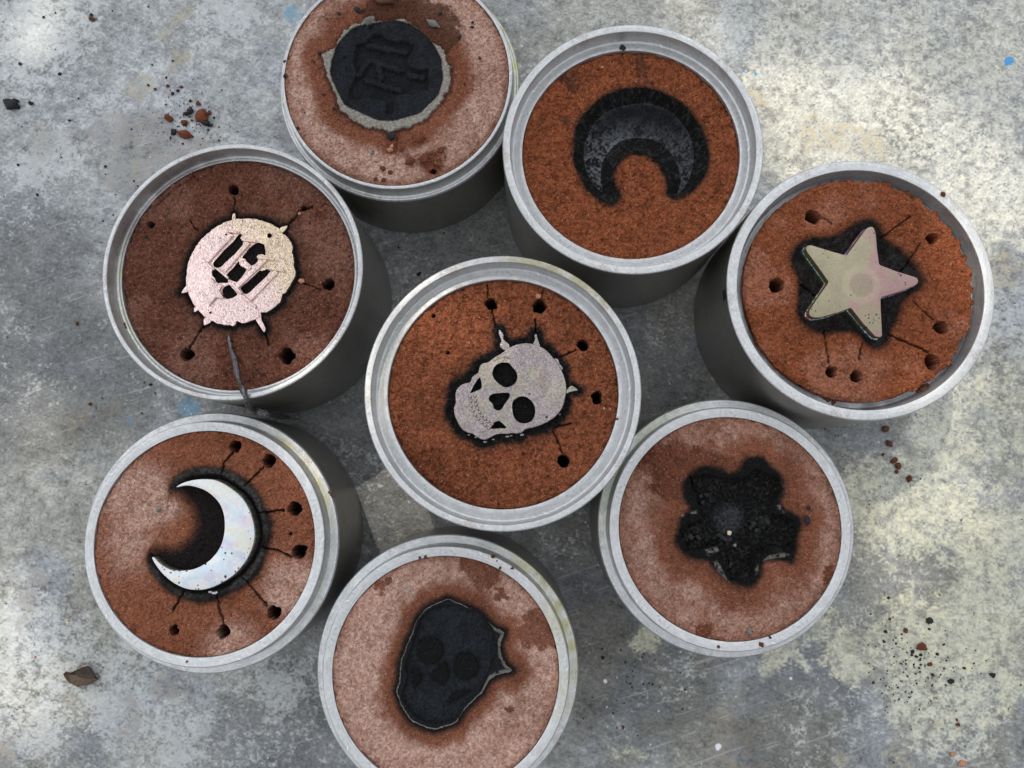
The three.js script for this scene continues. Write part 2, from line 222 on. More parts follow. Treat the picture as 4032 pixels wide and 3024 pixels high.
function sandColor(cfg, x, z, o, c, tx, ty) {
  const s = cfg.seed, g = hash(tx, ty, s), f = vn(x / 0.36, z / 0.36, s + 70), f2 = vn(x / 0.8, z / 0.8, s + 71);
  const t = cfg.tone, kf = clamp(cfg.rough * 2.3, 0.4, 1), k = 1 + 0.6 * (f - 0.5) + 0.7 * kf * (f2 - 0.5) + 0.3 * kf * (vn(x / 1.4, z / 1.4, s + 72) - 0.5) + 0.3 * (g - 0.5) + 0.4 * (o.n1 - 0.5);
  let R = t[0] * k, G = t[1] * k, B = t[2] * k;
  const wet = ss(0.55, 0.8, o.n2) * 0.25; R *= 1 - wet; G *= 1 - wet; B *= 1 - wet;
  const lay = (a, r, gg, b) => { a = clamp(a); R = mix(R, r, a); G = mix(G, gg, a); B = mix(B, b, a); };
  o.pale = clamp(o.pale, 0, 0.95);
  if (o.pale > 0) { const q = 1 + 0.5 * (f - 0.5) + 0.35 * (g - 0.5); lay(o.pale * (0.55 + 0.65 * (f2 - 0.3)) , 0.56 * q, 0.375 * q, 0.305 * q); }
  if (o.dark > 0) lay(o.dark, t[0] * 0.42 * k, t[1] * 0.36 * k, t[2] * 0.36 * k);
  const q1 = hash(Math.floor(x * 3.2), Math.floor(z * 3.2), s + 80);
  if (q1 > 0.985) lay(0.5, 0.55, 0.36, 0.29); else if (q1 < 0.012) lay(0.7, 0.05, 0.025, 0.018);
  if (o.brown > 0) lay(o.brown, 0.075 * k, 0.032 * k, 0.02 * k);
  const sp = 0.75 + 0.7 * f * g;
  lay(o.charShade, 0.0085 * sp, 0.0085 * sp, 0.0088 * sp);
  if (o.charShade > 0.6 && hash(Math.floor(x * 4), Math.floor(z * 4), s + 81) > 0.985) lay(0.35, 0.09, 0.086, 0.08);
  if (o.blue > 0) { const b2 = (0.45 + 0.65 * f2 + 0.6 * f) * (0.7 + 0.6 * o.n2); lay(o.blue, 0.0150 * b2, 0.0168 * b2, 0.0200 * b2); }
  if (o.gray > 0) lay(o.gray * (0.3 + 1.0 * f2), 0.06, 0.059, 0.057);
  if (o.dust > 0) lay(o.dust * (0.3 + 1.1 * f2), 0.13, 0.135, 0.145);
  if (o.ash > 0) lay(o.ash * (0.7 + 0.6 * (f - 0.3)), 0.32 + 0.1 * (g - 0.5), 0.31 + 0.1 * (g - 0.5), 0.275);
  c[0] = R; c[1] = G; c[2] = B;
}
function subset(src, tris, keepAttrs = ['position', 'normal', 'uv']) {
  const map = new Map(), idx = new Uint32Array(tris.length), out = {}; for (const k of keepAttrs) out[k] = [];
  tris.forEach((v, i) => { let n = map.get(v); if (n === undefined) { n = map.size; map.set(v, n); for (const k of keepAttrs) { const a = src.attributes[k]; for (let c = 0; c < a.itemSize; c++) out[k].push(a.array[v * a.itemSize + c]); } } idx[i] = n; });
  const g = new THREE.BufferGeometry(); for (const k of keepAttrs) g.setAttribute(k, new THREE.BufferAttribute(new Float32Array(out[k]), src.attributes[k].itemSize)); g.setIndex(new THREE.BufferAttribute(idx, 1)); return g;
}
const sandMat = (map) => { const b = sandBump.clone(); b.repeat.set(4, 4); return new THREE.MeshPhysicalMaterial({ map, bumpMap: b, bumpScale: 0.0006, roughness: 0.92, metalness: 0, specularIntensity: 0.18 }); };
function sand(root, cfg) {
  const M = N + 1, pos = new Float32Array((M * M + 8 * N) * 3), uv = new Float32Array((M * M + 8 * N) * 2), o = {}, R = cfg.R, y = cfg.y;
  const rr = (a) => R + (cfg.ragged ? cfg.ragged(a) : 0);
  let q = 0;
  const grid = [];
  for (let j = 0; j <= N; j++) for (let i = 0; i <= N; i++) {
    const a = 2 * i / N - 1, b = 2 * j / N - 1; let r, t;
    if (a === 0 && b === 0) { r = 0; t = 0; } else if (Math.abs(a) > Math.abs(b)) { r = a; t = Math.PI / 4 * b / a; } else { r = b; t = Math.PI / 2 - Math.PI / 4 * a / b; }
    let x = r * Math.cos(t), z = r * Math.sin(t); const rad_ = Math.hypot(x, z), R2 = rr(Math.atan2(z, x)), k = R + (R2 - R) * ss(0.8, 1, rad_); x *= k; z *= k;
    grid.push([x, z]); evaluate(cfg, x, z, o);
    pos.set([x, y + o.h, z], q * 3); uv.set([x / (2 * R + 8) + 0.5, z / (2 * R + 8) + 0.5], q * 2); q++;
  }
  const idx = [];
  for (let j = 0; j < N; j++) for (let i = 0; i < N; i++) { const a = j * M + i, b = a + 1, c = a + M, d = c + 1; if ((i < N / 2) === (j < N / 2)) idx.push(a, c, d, a, d, b); else idx.push(a, c, b, b, c, d); }
  // skirt down the side of the cake
  const ringI = []; for (let i = 0; i < N; i++) ringI.push(i); for (let j = 0; j < N; j++) ringI.push(j * M + N); for (let i = N; i > 0; i--) ringI.push(N * M + i); for (let j = N; j > 0; j--) ringI.push(j * M);
  const drop = cfg.skirt ?? 4; const first = q;
  for (const v of ringI) { const x = pos[v * 3], z = pos[v * 3 + 2], n = 1 - 0.03 * vn(x / 2, z / 2, 3) * (cfg.ragged ? 1 : 0); pos.set([x * n, y - drop, z * n], q * 3); uv.set([uv[v * 2], uv[v * 2 + 1]], q * 2); q++; }
  for (let k = 0; k < ringI.length; k++) { const k2 = (k + 1) % ringI.length, a = ringI[k], b = ringI[k2], c = first + k, d = first + k2; idx.push(a, b, c, b, d, c); }
  const g = new THREE.BufferGeometry(); g.setAttribute('position', new THREE.BufferAttribute(pos.slice(0, q * 3), 3)); g.setAttribute('uv', new THREE.BufferAttribute(uv.slice(0, q * 2), 2)); g.setIndex(idx); g.computeVertexNormals();
  mm(g);
  const parts = new Map(), top = N * N * 6;
  for (let i = 0; i < idx.length; i += 3) {
    let key = 0;
    if (i < top) { const x = (grid[idx[i]][0] + grid[idx[i + 1]][0] + grid[idx[i + 2]][0]) / 3, z = (grid[idx[i]][1] + grid[idx[i + 1]][1] + grid[idx[i + 2]][1]) / 3; evaluate(cfg, x, z, o); key = o.hole ? o.hole + 1 : o.cav ? 1 : 0; }
    if (!parts.has(key)) parts.set(key, []); parts.get(key).push(idx[i], idx[i + 1], idx[i + 2]);
  }
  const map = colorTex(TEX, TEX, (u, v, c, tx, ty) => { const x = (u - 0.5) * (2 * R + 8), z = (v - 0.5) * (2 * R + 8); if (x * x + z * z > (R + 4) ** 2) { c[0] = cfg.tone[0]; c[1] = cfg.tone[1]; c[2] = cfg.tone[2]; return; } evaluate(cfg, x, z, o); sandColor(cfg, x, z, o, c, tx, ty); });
  const mat = sandMat(map);
  const fill = mesh('sand_fill', subset(g, parts.get(0)), mat, root, cfg.label);
  for (const [k, t] of parts) if (k === 1) mesh('mold_impression', subset(g, t), mat, fill, cfg.cavLabel); else if (k > 1) mesh('vent_hole', subset(g, t), mat, fill);
  return fill;
}
const scar = (list, x, z, o) => { const X = x + 7 * (fbm(x / 3, z / 3, 3, 901) - 0.5), Z = z + 7 * (fbm(x / 3, z / 3, 3, 902) - 0.5); return ss(0.12, 1.25, gauss(list, X, Z) * (0.35 + 0.6 * o.n3 + 0.5 * o.n2)); };
const RUST = [0.205, 0.066, 0.031], ORANGE = [0.225, 0.068, 0.029], UMBER = [0.128, 0.049, 0.031], FLESH = [0.19, 0.071, 0.041], DUST = [0.26, 0.11, 0.066];
const black = (d, w, f) => 1 - ss(w, w + f, d);

// ---------------------------------------------------------------- outlines, in millimetres about each flask's axis
const coin = smoothPoly([[-2.3,-21.7],[1.1,-22],[4.5,-22],[7.6,-21.5],[10.4,-20.6],[13.2,-19.3],[15.1,-18.2],[16.3,-16.6],[17.9,-15.4],[19.2,-13.8],[20.3,-12.5],[21.1,-10.7],[20.9,-8.5],[21.6,-6],[21.8,-2.9],[22.4,-0.1],[21.9,2],[20.4,4.8],[19.3,6.9],[17.5,8.5],[17,10.9],[14.7,13.3],[11.7,15.2],[9.6,15.5],[9.2,17],[7.6,17.9],[5.5,18.8],[2.5,19.4],[0.4,18.8],[-0.5,20.5],[-2.3,20.3],[-5,20],[-7.5,19.4],[-9.9,18.2],[-12.4,16.7],[-15.3,13.9],[-17.6,10.8],[-19,7.4],[-20.1,3.7],[-20.1,0.3],[-19.8,-3.4],[-18.9,-6.8],[-17.4,-10.2],[-15.4,-13.3],[-12.8,-16.1],[-9.2,-18.9],[-5.6,-20.8]], 4, 0.22, 1.6);
const widen = (h, k) => { let cx = 0, cz = 0; for (const p of h) { cx += p[0] / h.length; cz += p[1] / h.length; } return h.map(p => { const l = Math.hypot(p[0] - cx, p[1] - cz); return [cx + (p[0] - cx) * (1 + k / l), cz + (p[1] - cz) * (1 + k / l)]; }); };
const coinHoles = [
  [[-0.1,-15.9],[1.3,-15.4],[0.6,-14],[1.8,-12.5],[0.2,-9.4],[-4.5,-4.7],[-6.8,-2.5],[-9.1,-2.5],[-10,-4.1],[-8.8,-6],[-4.7,-10.6],[-2.1,-13.4]],
  [[6.5,-12.1],[8.1,-12.4],[9.9,-11.5],[10.5,-9.3],[10.4,-7.1],[8.3,-7.5],[7.2,-6.8],[8,-5.6],[7.2,-4.3],[5.1,-3],[3.5,-4.4],[2.7,-5.5],[1.3,-6.2],[2.7,-8.4],[4.5,-10.6]],
  [[0.1,-5],[0.8,-3.4],[2.7,-2.2],[3.3,-1.6],[1.9,1.2],[-0.5,3.4],[-2.3,2.7],[-3.6,2.1],[-4.3,0.3],[-1.9,-2.5]],
  [[-9.9,-1.9],[-9,-2.2],[-6.7,-0.7],[-4.2,1.5],[-3.6,2.4],[-3.8,3.7],[-5.9,3.8],[-8.1,3.6],[-8.9,2.1],[-10.2,0.6]],
  [[-2.9,4.3],[-1.9,5.5],[-0.3,7.1],[0.3,8],[-0.8,9.2],[-3.2,10],[-4.8,9.5],[-5.8,7],[-5.1,5.2]],
  [[11.2,-1.9],[12.8,-0.9],[11.9,0.6],[8.1,4.3],[4.3,8],[2.8,8],[1.5,6.5],[1.2,5.5],[3.8,3.1],[7.3,-0.3],[8.5,-1.4],[9.4,-1.1]],
].map(h => smoothPoly(widen(h, 0.18), 3, 0.12, 2));
for (const [x, z, r] of [[11.8,-15.1,1.2],[-10,15.3,0.8],[-5.3,-15.6,0.7]]) coinHoles.push(smoothPoly(circlePoly(x, z, r, 9), 2, 0.15, 3));
const coinSpikes = [[[-3.2,-21.5],[-3,-24.2],[-2.2,-24.1],[-2.2,-21.5]], [[15.3,-17.1],[16,-18.5],[18.6,-19.1],[16.8,-16.4]], [[-21.9,7.5],[-20.3,4.9],[-19.3,4.6],[-19,6.7]], [[-12.4,20.2],[-12.3,17.2],[-11.4,16.6],[-9.5,18.4]], [[7.4,17.2],[9.3,15.1],[9.9,18.4],[11.5,21.5],[11,22.9],[9.7,21.2]], [[-16.6,15],[-16.3,12.9],[-14.9,14.1]]];
const skull = smoothPoly([[8.2,-18.3],[11.1,-18],[14.9,-16.4],[18,-13.5],[20.3,-10.3],[22.3,-6.5],[23.3,-2.8],[23.1,0.7],[22.2,4.7],[20.8,7.2],[18.8,9.2],[15.7,11.2],[12,12.7],[8.5,13.5],[7.1,14.7],[5.4,15.1],[3.4,15],[1.7,15.2],[-0.8,15.2],[-3.1,15.8],[-4.8,16.7],[-6.8,17.4],[-8.8,16.7],[-10.8,15.3],[-13.1,14.7],[-14.8,13.6],[-16.3,11.3],[-17.6,8.4],[-17.9,5.8],[-17.3,3.6],[-17.4,0.7],[-16.8,-1.3],[-14.7,-3.1],[-12.1,-3.9],[-11.3,-5.7],[-9.1,-7.4],[-8.7,-9.1],[-7.6,-10.7],[-5.5,-11.2],[-3.3,-12.9],[-0.4,-14.6],[1.9,-16.4],[4.8,-17.7]], 3, 0.06, 1);
const skullHoles = [
  [[-0.7,-11.3],[2.2,-11.2],[3.7,-9.7],[5.4,-7.4],[5.7,-5.1],[4.8,-3.1],[2.5,-1.7],[0.8,-1.5],[-1.5,-2.8],[-3.5,-4.8],[-4.2,-6.8],[-3.8,-8.9],[-2.4,-10.6]],
  [[4.3,2.2],[6.5,1.1],[8.8,1.4],[10.8,2.9],[12.1,5.2],[12.1,8.4],[10.8,10.7],[8.3,11.7],[5.7,11.2],[4,9.5],[3.1,6.4],[3.3,3.5]],
  [[-3.5,0.2],[-0.9,-0.1],[2.8,0.1],[2.8,1.8],[1.1,4.4],[-0.3,6.5],[-2,7],[-3.5,6.1],[-4,4.4],[-5.5,2.7],[-4.9,0.9]],
  [[-8.4,-6],[-7.5,-4],[-7.5,-1.4],[-9.5,-0.2],[-12.4,0.7],[-11.8,-1.1],[-10.4,-3.7]],
  [[-3.1,10.7],[-1.4,10.1],[0.3,11.2],[1.9,12.9],[1.4,13.4],[-0.9,13.5],[-4.8,13.5],[-4,11.8]],
].map(h => smoothPoly(h, 3, 0.05, 1));
const skullSpikes = [[[-1.6,-23.3],[-0.9,-23.3],[0.1,-21.6],[0.1,-20.1],[2.5,-17.5],[1.9,-16],[0.1,-16],[-1.2,-17.8],[-0.6,-19.2],[-1.3,-21.3]], [[11.6,-21.4],[12.4,-21.9],[12.7,-20.4],[13.7,-17.2],[11.1,-17.8],[11.9,-19.8]], [[22.9,-0.6],[23.7,-1.5],[25.2,-2.6],[27.5,-0.9],[25.5,-0.5],[22.9,0.2]], [[18.9,-12.8],[20.3,-12.5],[20.9,-10.8],[22.1,-9.3],[21.9,-8.4],[20.6,-9.3]]];
const star = [[2.8,-22.5],[3.7,-22.7],[4.5,-22.4],[4.9,-21.5],[5.3,-19.6],[5.5,-13.3],[5.9,-8.5],[6.4,-7.9],[12,-5.6],[18.5,-3.5],[19.7,-2.9],[20,-1.8],[19.6,-0.8],[18.5,-0],[13.8,2],[6.3,4.3],[5.8,5],[5.7,8.2],[5.7,14.6],[5.7,18.5],[5.1,19.3],[4,19.3],[3,18.9],[-1,14.3],[-5.1,8.6],[-5.7,8.4],[-10.2,10.1],[-16.6,11.9],[-18.8,12],[-20.2,11.5],[-20.8,10.4],[-20.5,9.1],[-17.9,5.2],[-13.3,-1.1],[-13.2,-1.9],[-16.4,-6.8],[-20.6,-13.1],[-21,-14.4],[-20.4,-15.4],[-19.2,-15.7],[-18,-15.4],[-12,-13.4],[-6.5,-11.8],[-5.8,-11.9],[-2.7,-16],[0.7,-20.6],[1.9,-22]];
const crescent = smoothPoly([[-10.6,-20.9],[-8.4,-22.4],[-4.4,-23.6],[-0.4,-24],[4.1,-23.7],[8.2,-22],[12,-19.5],[15.5,-16.3],[18.3,-11.6],[19.9,-6.6],[20.3,-1.9],[19.2,2.7],[16.8,7.3],[13.4,11.3],[8.8,14.5],[4.1,16.6],[-0.2,17.3],[-5,16.8],[-9.4,14.9],[-13.3,12.1],[-16.3,8.9],[-18.4,5.4],[-17.8,5.2],[-15.7,7.2],[-13.1,8.9],[-10.1,10],[-6,10.1],[-2.4,9.6],[1.5,7.8],[5,4.9],[7.4,1.3],[8.5,-2.6],[8.7,-6.9],[8,-11.2],[6.3,-14.8],[4,-17.3],[1,-19.5],[-2.8,-20.9],[-6.5,-21.5],[-9.5,-21]], 3, 0.03, 1);

// ---------------------------------------------------------------- the eight flasks
const flaskA = flask('A', 'tall aluminium casting ring holding the pierced round medallion in dark red sand', { female: true, R: 49.9, bore: 45.4, land: 1.9, deep: 6.2, stains: [[225, 60, 0.42, 0.36, 0.36, 0.75, 0, 47.9], [160, 50, 0.95, 0.95, 0.72, 0.6, 0, 47.5]] });  // inner-step tints stand for upper-left shade and a yellow shine lower left
const coinAll = [coin, ...coinSpikes];
sand(flaskA, { R: 45.3, y: FL.A[2] - 6.7, seed: 101, tone: UMBER, rough: 0.34, label: 'dark red brown sand with radial cracks',
  holes: [[-3.5,-33.9,1.8],[35.2,4,2.1],[-18.7,31.4,2.5],[19.9,32.1,2.9],[-35.4,-19.9,1.1],[24.5,-26.5,0.9]],
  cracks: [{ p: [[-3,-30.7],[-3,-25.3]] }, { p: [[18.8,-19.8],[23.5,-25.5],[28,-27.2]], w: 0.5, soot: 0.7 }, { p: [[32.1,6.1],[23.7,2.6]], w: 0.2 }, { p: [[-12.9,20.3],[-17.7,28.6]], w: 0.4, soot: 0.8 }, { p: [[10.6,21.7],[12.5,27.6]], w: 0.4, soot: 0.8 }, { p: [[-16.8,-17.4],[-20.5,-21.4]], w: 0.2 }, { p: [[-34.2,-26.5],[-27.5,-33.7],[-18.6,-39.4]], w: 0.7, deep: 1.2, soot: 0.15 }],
  at(x, z, o) {
    let d = sdf(coin, x, z); for (const p of coinSpikes) d = Math.min(d, sdf(p, x, z) + 0.4);
    const e = d + 1.6 * (o.n2 - 0.5) + 2.4 * (o.n1 - 0.5) + 0.5 * (o.n3 - 0.5);
    o.charShade = 0.95 * black(e, 1.0, 2.6); o.brown = 0.75 * black(e, 1.5, 6); o.h -= 0.9 * ss(2.2, 0.2, d) ; if (d < -0.4) { o.h = -0.6; }
    const ang = Math.atan2(z, x); o.h += 0.9 * ss(40.5, 43, Math.hypot(x, z)) * ss(0.5, 1.0, -Math.sin(ang + 0.6)) * (0.5 + o.n2);
    o.pale = 0.12 * ss(0.45, 0.7, o.n1);
  } });
const flaskB = flask('B', 'short aluminium casting ring of pale sand with a charred round mold at the top edge', { R: 50.1, bore: 45.9, lip: 47.4, stains: [[-20, 40, 0.85, 0.86, 0.45, 0.9, 47.6]] });
const floorB = smoothPoly([[-10,-22.5],[-5.7,-23.8],[-0.8,-23.8],[4.8,-22.3],[9.1,-19.5],[13.7,-14.9],[16.4,-10.4],[18.1,-6.7],[18.5,-2.5],[18.8,2.2],[17.9,5.6],[16,9.7],[14.1,11.7],[10.3,15.4],[6.1,17],[-0.6,18.7],[-5.8,18.5],[-11,16.9],[-15.6,14.5],[-20.6,11.7],[-22.6,8.3],[-24.7,3.5],[-26.5,-0.2],[-26.6,-5],[-25.6,-8.8],[-24.8,-12.2],[-22.3,-16.4],[-19.1,-19.4],[-15.2,-21.7],[-12.6,-22.5]], 2, 0.25, 1);
const crustB = smoothPoly([[-14.6,-23.4],[-12,-26],[-9.7,-25.4],[-8.7,-23.8],[-3.5,-24.3],[1.8,-24.9],[4.8,-23.7],[8.1,-21.2],[9.8,-18.8],[14.4,-14.6],[17.7,-12.5],[19.7,-10.1],[20.4,-6.6],[22,-3.9],[22.4,0.6],[21.5,5],[19.3,9.7],[16.4,13.7],[12.3,18.8],[7.2,21.1],[2.3,22.7],[-3.1,23.7],[-6.4,22],[-10.6,22],[-14.9,19.9],[-17.5,18.5],[-19.8,16.2],[-23.1,13.8],[-24.2,9.3],[-26.7,3.9],[-28.1,-0.6],[-29.6,-5.7],[-30.7,-9.5],[-26.1,-12.3],[-24.3,-16],[-21.8,-19.8],[-18.2,-22.6]], 3, 0.5, 1.1);
const deepB = smoothPoly([[-9.3,-18.3],[-4.7,-16.5],[0.6,-14.7],[1.9,-15.4],[6.8,-12.9],[5.6,-9.8],[4,-6.7],[5.3,-4.3],[9.3,-2.6],[12.9,-2.9],[12.6,0.5],[13,5.7],[8.1,5.6],[6.8,7.3],[0.3,7.3],[-0.5,12],[-1.8,16.1],[-3.7,15.4],[-3.5,11],[-6.8,9.6],[-12,8.5],[-16.2,9.8],[-19.2,8.8],[-18.3,3.7],[-16.1,-0.7],[-17.2,-5.2],[-16.5,-13.8],[-13.2,-14.5]], 2, 0.2, 1);
const barsB = [[[-11.8,-13.7],[3.3,-10.7]], [[-10,-7.1],[1.5,-2.9]], [[-12.5,1.1],[1,5.7]], [[-7.7,-5],[-6.3,0.5]], [[5.4,-0.8],[10.7,0.3]], [[-15.4,-1],[-11.7,-7.1]]];
const [dimpleB] = [[-21.3,-8.1,1.1]];
const scarsB = [[14.7,34.9,4.3,-1.1],[15.9,37.9,2.6,-1.6],[10.6,26,4.3,0.9],[7.2,27.2,2.3,0.6],[5.1,33.7,1.7,-0.5],[0.4,29.5,3.4,-0.5]], darkB = [[15.7,-21.5,6.4,9],[19.2,-17.2,4,8],[11,-22.8,4.6,5],[-0.7,-27.3,7,25]];
sand(flaskB, { R: 45.8, y: FL.B[2] - 0.1, seed: 202, tone: FLESH, rough: 0.2, holes: [[15.4,39.4,1]], cracks: [{ p: [[0.6,24.8],[0,39]], w: 0.35, deep: 0.6, soot: 0.1 }, { p: [[-10.8,-22.8],[-11,-20.9]], w: 0.9, deep: 1.2, soot: 0.9 }], label: 'pale pinkish sand with a crust of grey ash', cavLabel: 'charred impression of a round medallion',
  at(x, z, o) {
    const d = sdf(floorB, x, z), c = sdf(crustB, x, z) + 0.7 * (o.n3 - 0.5);
    const far = Math.max(c, 0) + 3 * (o.n2 - 0.5) + 4 * (o.n1 - 0.5);
    o.pale = 0.85 * ss(5.5, 12, far) * (0.3 + 1.0 * o.n2 + 0.8 * (o.n1 - 0.4)) * (1 - 0.6 * ss(42, 45.5, Math.hypot(x, z))); o.brown = 0.62 * black(far, -0.5, 2.5);
    o.brown = Math.max(o.brown, 0.9 * scar(darkB, x, z, o) * ss(-0.2, 0.4, c));
    const sc = gauss(scarsB, x, z); o.h += sc * (0.6 + o.n3); o.pale *= 1 - clamp(Math.abs(sc) * 1.6);
    if (c < 0) { o.charShade = 0.55; o.ash = ss(0.1, -0.3, c) * ss(0.2, 1.2, d + 0.5 * (o.n2 - 0.5) + 0.3) * 0.95; o.h += 0.95 * ss(0.15, -0.35, c) + 0.5 * (o.n2 - 0.5); o.brown = 0; }
    else o.h -= 0.5 * ss(1.6, 0.2, c);
    if (d < 0.4) { o.cav = d < 0 ? 1 : 0; o.charShade = 1; o.blue = 0.9 * ss(0.4, -0.4, d); o.h = mix(o.h, 0.25, ss(0.4, -0.3, d)); o.ash *= 1 - o.blue;
      const e = sdf(deepB, x, z); let b = 9; for (const p of barsB) b = Math.min(b, lineDist(p, x, z));
      const k = ss(0.5, -0.4, e) * ss(0.9, 1.5, b + 0.8 * (o.n3 - 0.5)); o.h -= 1.2 * k + 0.35 * ss(0.3, -0.3, e); o.blue *= 1 - 0.55 * k; o.brown = 0;
      const q = Math.hypot(x - dimpleB[0], z - dimpleB[1]); o.h -= 0.7 * ss(dimpleB[2], dimpleB[2] * 0.4, q); }
  } });
const flaskC = flask('C', 'tall aluminium casting ring of orange sand with a charred crescent mold', { female: true, R: 50, bore: 42.4, land: 3, stains: [] });
const outC = smoothPoly([[-9.5,19.7],[-14.3,16.3],[-18.4,11.3],[-21,5.4],[-21.8,0.1],[-21.4,-5.6],[-20.9,-11.2],[-19.4,-14.4],[-14.5,-19.4],[-10.2,-23.5],[-4.8,-26],[1.3,-26.9],[6.1,-27],[12.4,-25.2],[17.5,-22.6],[21.7,-19.1],[25.7,-14],[28.6,-8.3],[29.9,-2.4],[30.1,1.7],[29.1,7.3],[26.6,11.6],[23,15.3],[18.5,18],[16.1,17.6],[14.3,15.6],[14.7,14],[14.2,10.3],[12.4,6.2],[10.7,3.4],[8.1,1.2],[3.9,-0],[-0.3,-0.1],[-3.3,1.8],[-5.5,4.6],[-6.8,7.7],[-6.7,10.8],[-5.9,13.9],[-4.4,16.7],[-5.6,18.8],[-7.1,20.1]], 2, 0.2, 0.8);
const floorC = smoothPoly([[-10.8,13.2],[-14.4,9.4],[-16.8,4],[-17.6,-0.7],[-17.3,-5.5],[-15.7,-10.6],[-12.6,-15.7],[-7.3,-20.2],[-1.2,-22.1],[6.5,-23],[12.6,-21.6],[17.8,-18.7],[21,-15.1],[23.7,-10.6],[25.4,-5.2],[25.6,-0.4],[25.2,2.7],[23.2,9],[19.2,14.4],[20.7,10],[20.3,5.2],[18.6,0.1],[16.2,-3.7],[12,-7.5],[6.3,-8.9],[1.4,-8.9],[-3.8,-7.3],[-7.5,-3.8],[-10.3,-0],[-11.4,5],[-11.3,9.8]], 2);
const scarC = [[4.7,-37.9,1.9,9],[4.3,-35,1.1,7],[6.7,-32.4,1,6],[6.6,-27.8,2.4,6],[-22.6,-30,2.9,3],[-26.3,-13.5,0.9,5],[-2.8,-40,0.7,5]];
sand(flaskC, { R: 42.3, y: FL.C[2] - 6.7, seed: 303, tone: ORANGE, rough: 0.42, holes: [], cracks: [], label: 'coarse orange red sand', cavLabel: 'sooty crescent shaped impression',
  at(x, z, o) {
    const d = sdf(outC, x, z), f = sdf(floorC, x, z), e = d + 1.0 * (o.n2 - 0.5) + 0.8 * (o.n3 - 0.5);
    o.charShade = black(e, -0.2, 1.7); o.brown = 0.75 * black(e, 0.2, 3); o.cav = d < 0 ? 1 : 0;
    const inner = sdf([[-20, 60], [20, 60], [0, 0]], 99, 99);
    if (d < 0.4) { const t = clamp(-d / (-d + Math.max(f, 0) + 1e-3)); o.h -= 5 * Math.pow(ss(-0.05, 1, t), 0.8) * ss(0.4, -0.2, d); o.h += (1 - t) * 2.6 * (o.n2 - 0.5) + 0.9 * (o.n3 - 0.5) * ss(0.3, -0.3, d); o.gray = 0.45 * ss(0.45, 0.8, 0.5 * o.n2 + 0.5 * o.n3) * ss(0, -0.8, d) * ss(0, 0.5, f); }
    if (f < 0.3) { const k = ss(0.35, -0.1, f); o.blue = 0.7 * k; const low = ss(-18, -2, z + 7 * (o.n2 - 0.5)) * (1 - 0.5 * ss(4, 14, x)) + 0.9 * ss(2.2, 0.4, -f) * ss(0.1, 0.8, o.n1 + 0.2) * (Math.hypot(x, z - 4) < 13 ? 1 : 0.2); o.dust = k * clamp(low * 0.75) * ss(0.3, 0.62, o.n3 * 0.5 + o.n2 * 0.55); o.h += 0.5 * (o.n2 - 0.5) * k; }
    if (f > -0.05 && f < 0.35 && d < -1) o.gray = 0.7 * ss(0.35, 0.1, Math.abs(f - 0.1));
    o.brown = Math.max(o.brown, 0.75 * scar(scarC, x, z, o));
    o.dark = 0.3 * ss(0.5, 0.75, o.n1);
  } });
const flaskD = flask('D', 'tall aluminium casting ring with a raised ragged sand cake and the star', { female: true, R: 50, bore: 42.4, land: 4, deep: 7, stains: [[0, 181, 0.55, 0.55, 0.58, 1, 0, 45.7], [90, 181, 0.55, 0.55, 0.58, 1, 0, 45.7]] });  // these entries paint even grey shade onto the inner step
const charD = smoothPoly([[2.9,-26.9],[7.1,-25.7],[9.2,-22.6],[10.3,-18.3],[15.2,-14.9],[18.9,-10.9],[22.8,-6.6],[23.9,-2.9],[22.4,0],[18.4,3.3],[15.7,6.6],[13.2,12.2],[10.1,17.1],[9.6,20.3],[6.3,22.6],[2.2,21.6],[0.2,17.7],[-3.9,15.7],[-9.6,16],[-14.4,16.7],[-19.1,14.7],[-22.2,11.4],[-23,6.5],[-23.1,1.9],[-22.3,-2.1],[-24.1,-7.7],[-24.2,-12.7],[-22.8,-16.1],[-19.4,-19.4],[-13.6,-19.7],[-8,-20.7],[-3.4,-23.4],[-0,-25.7]], 2);
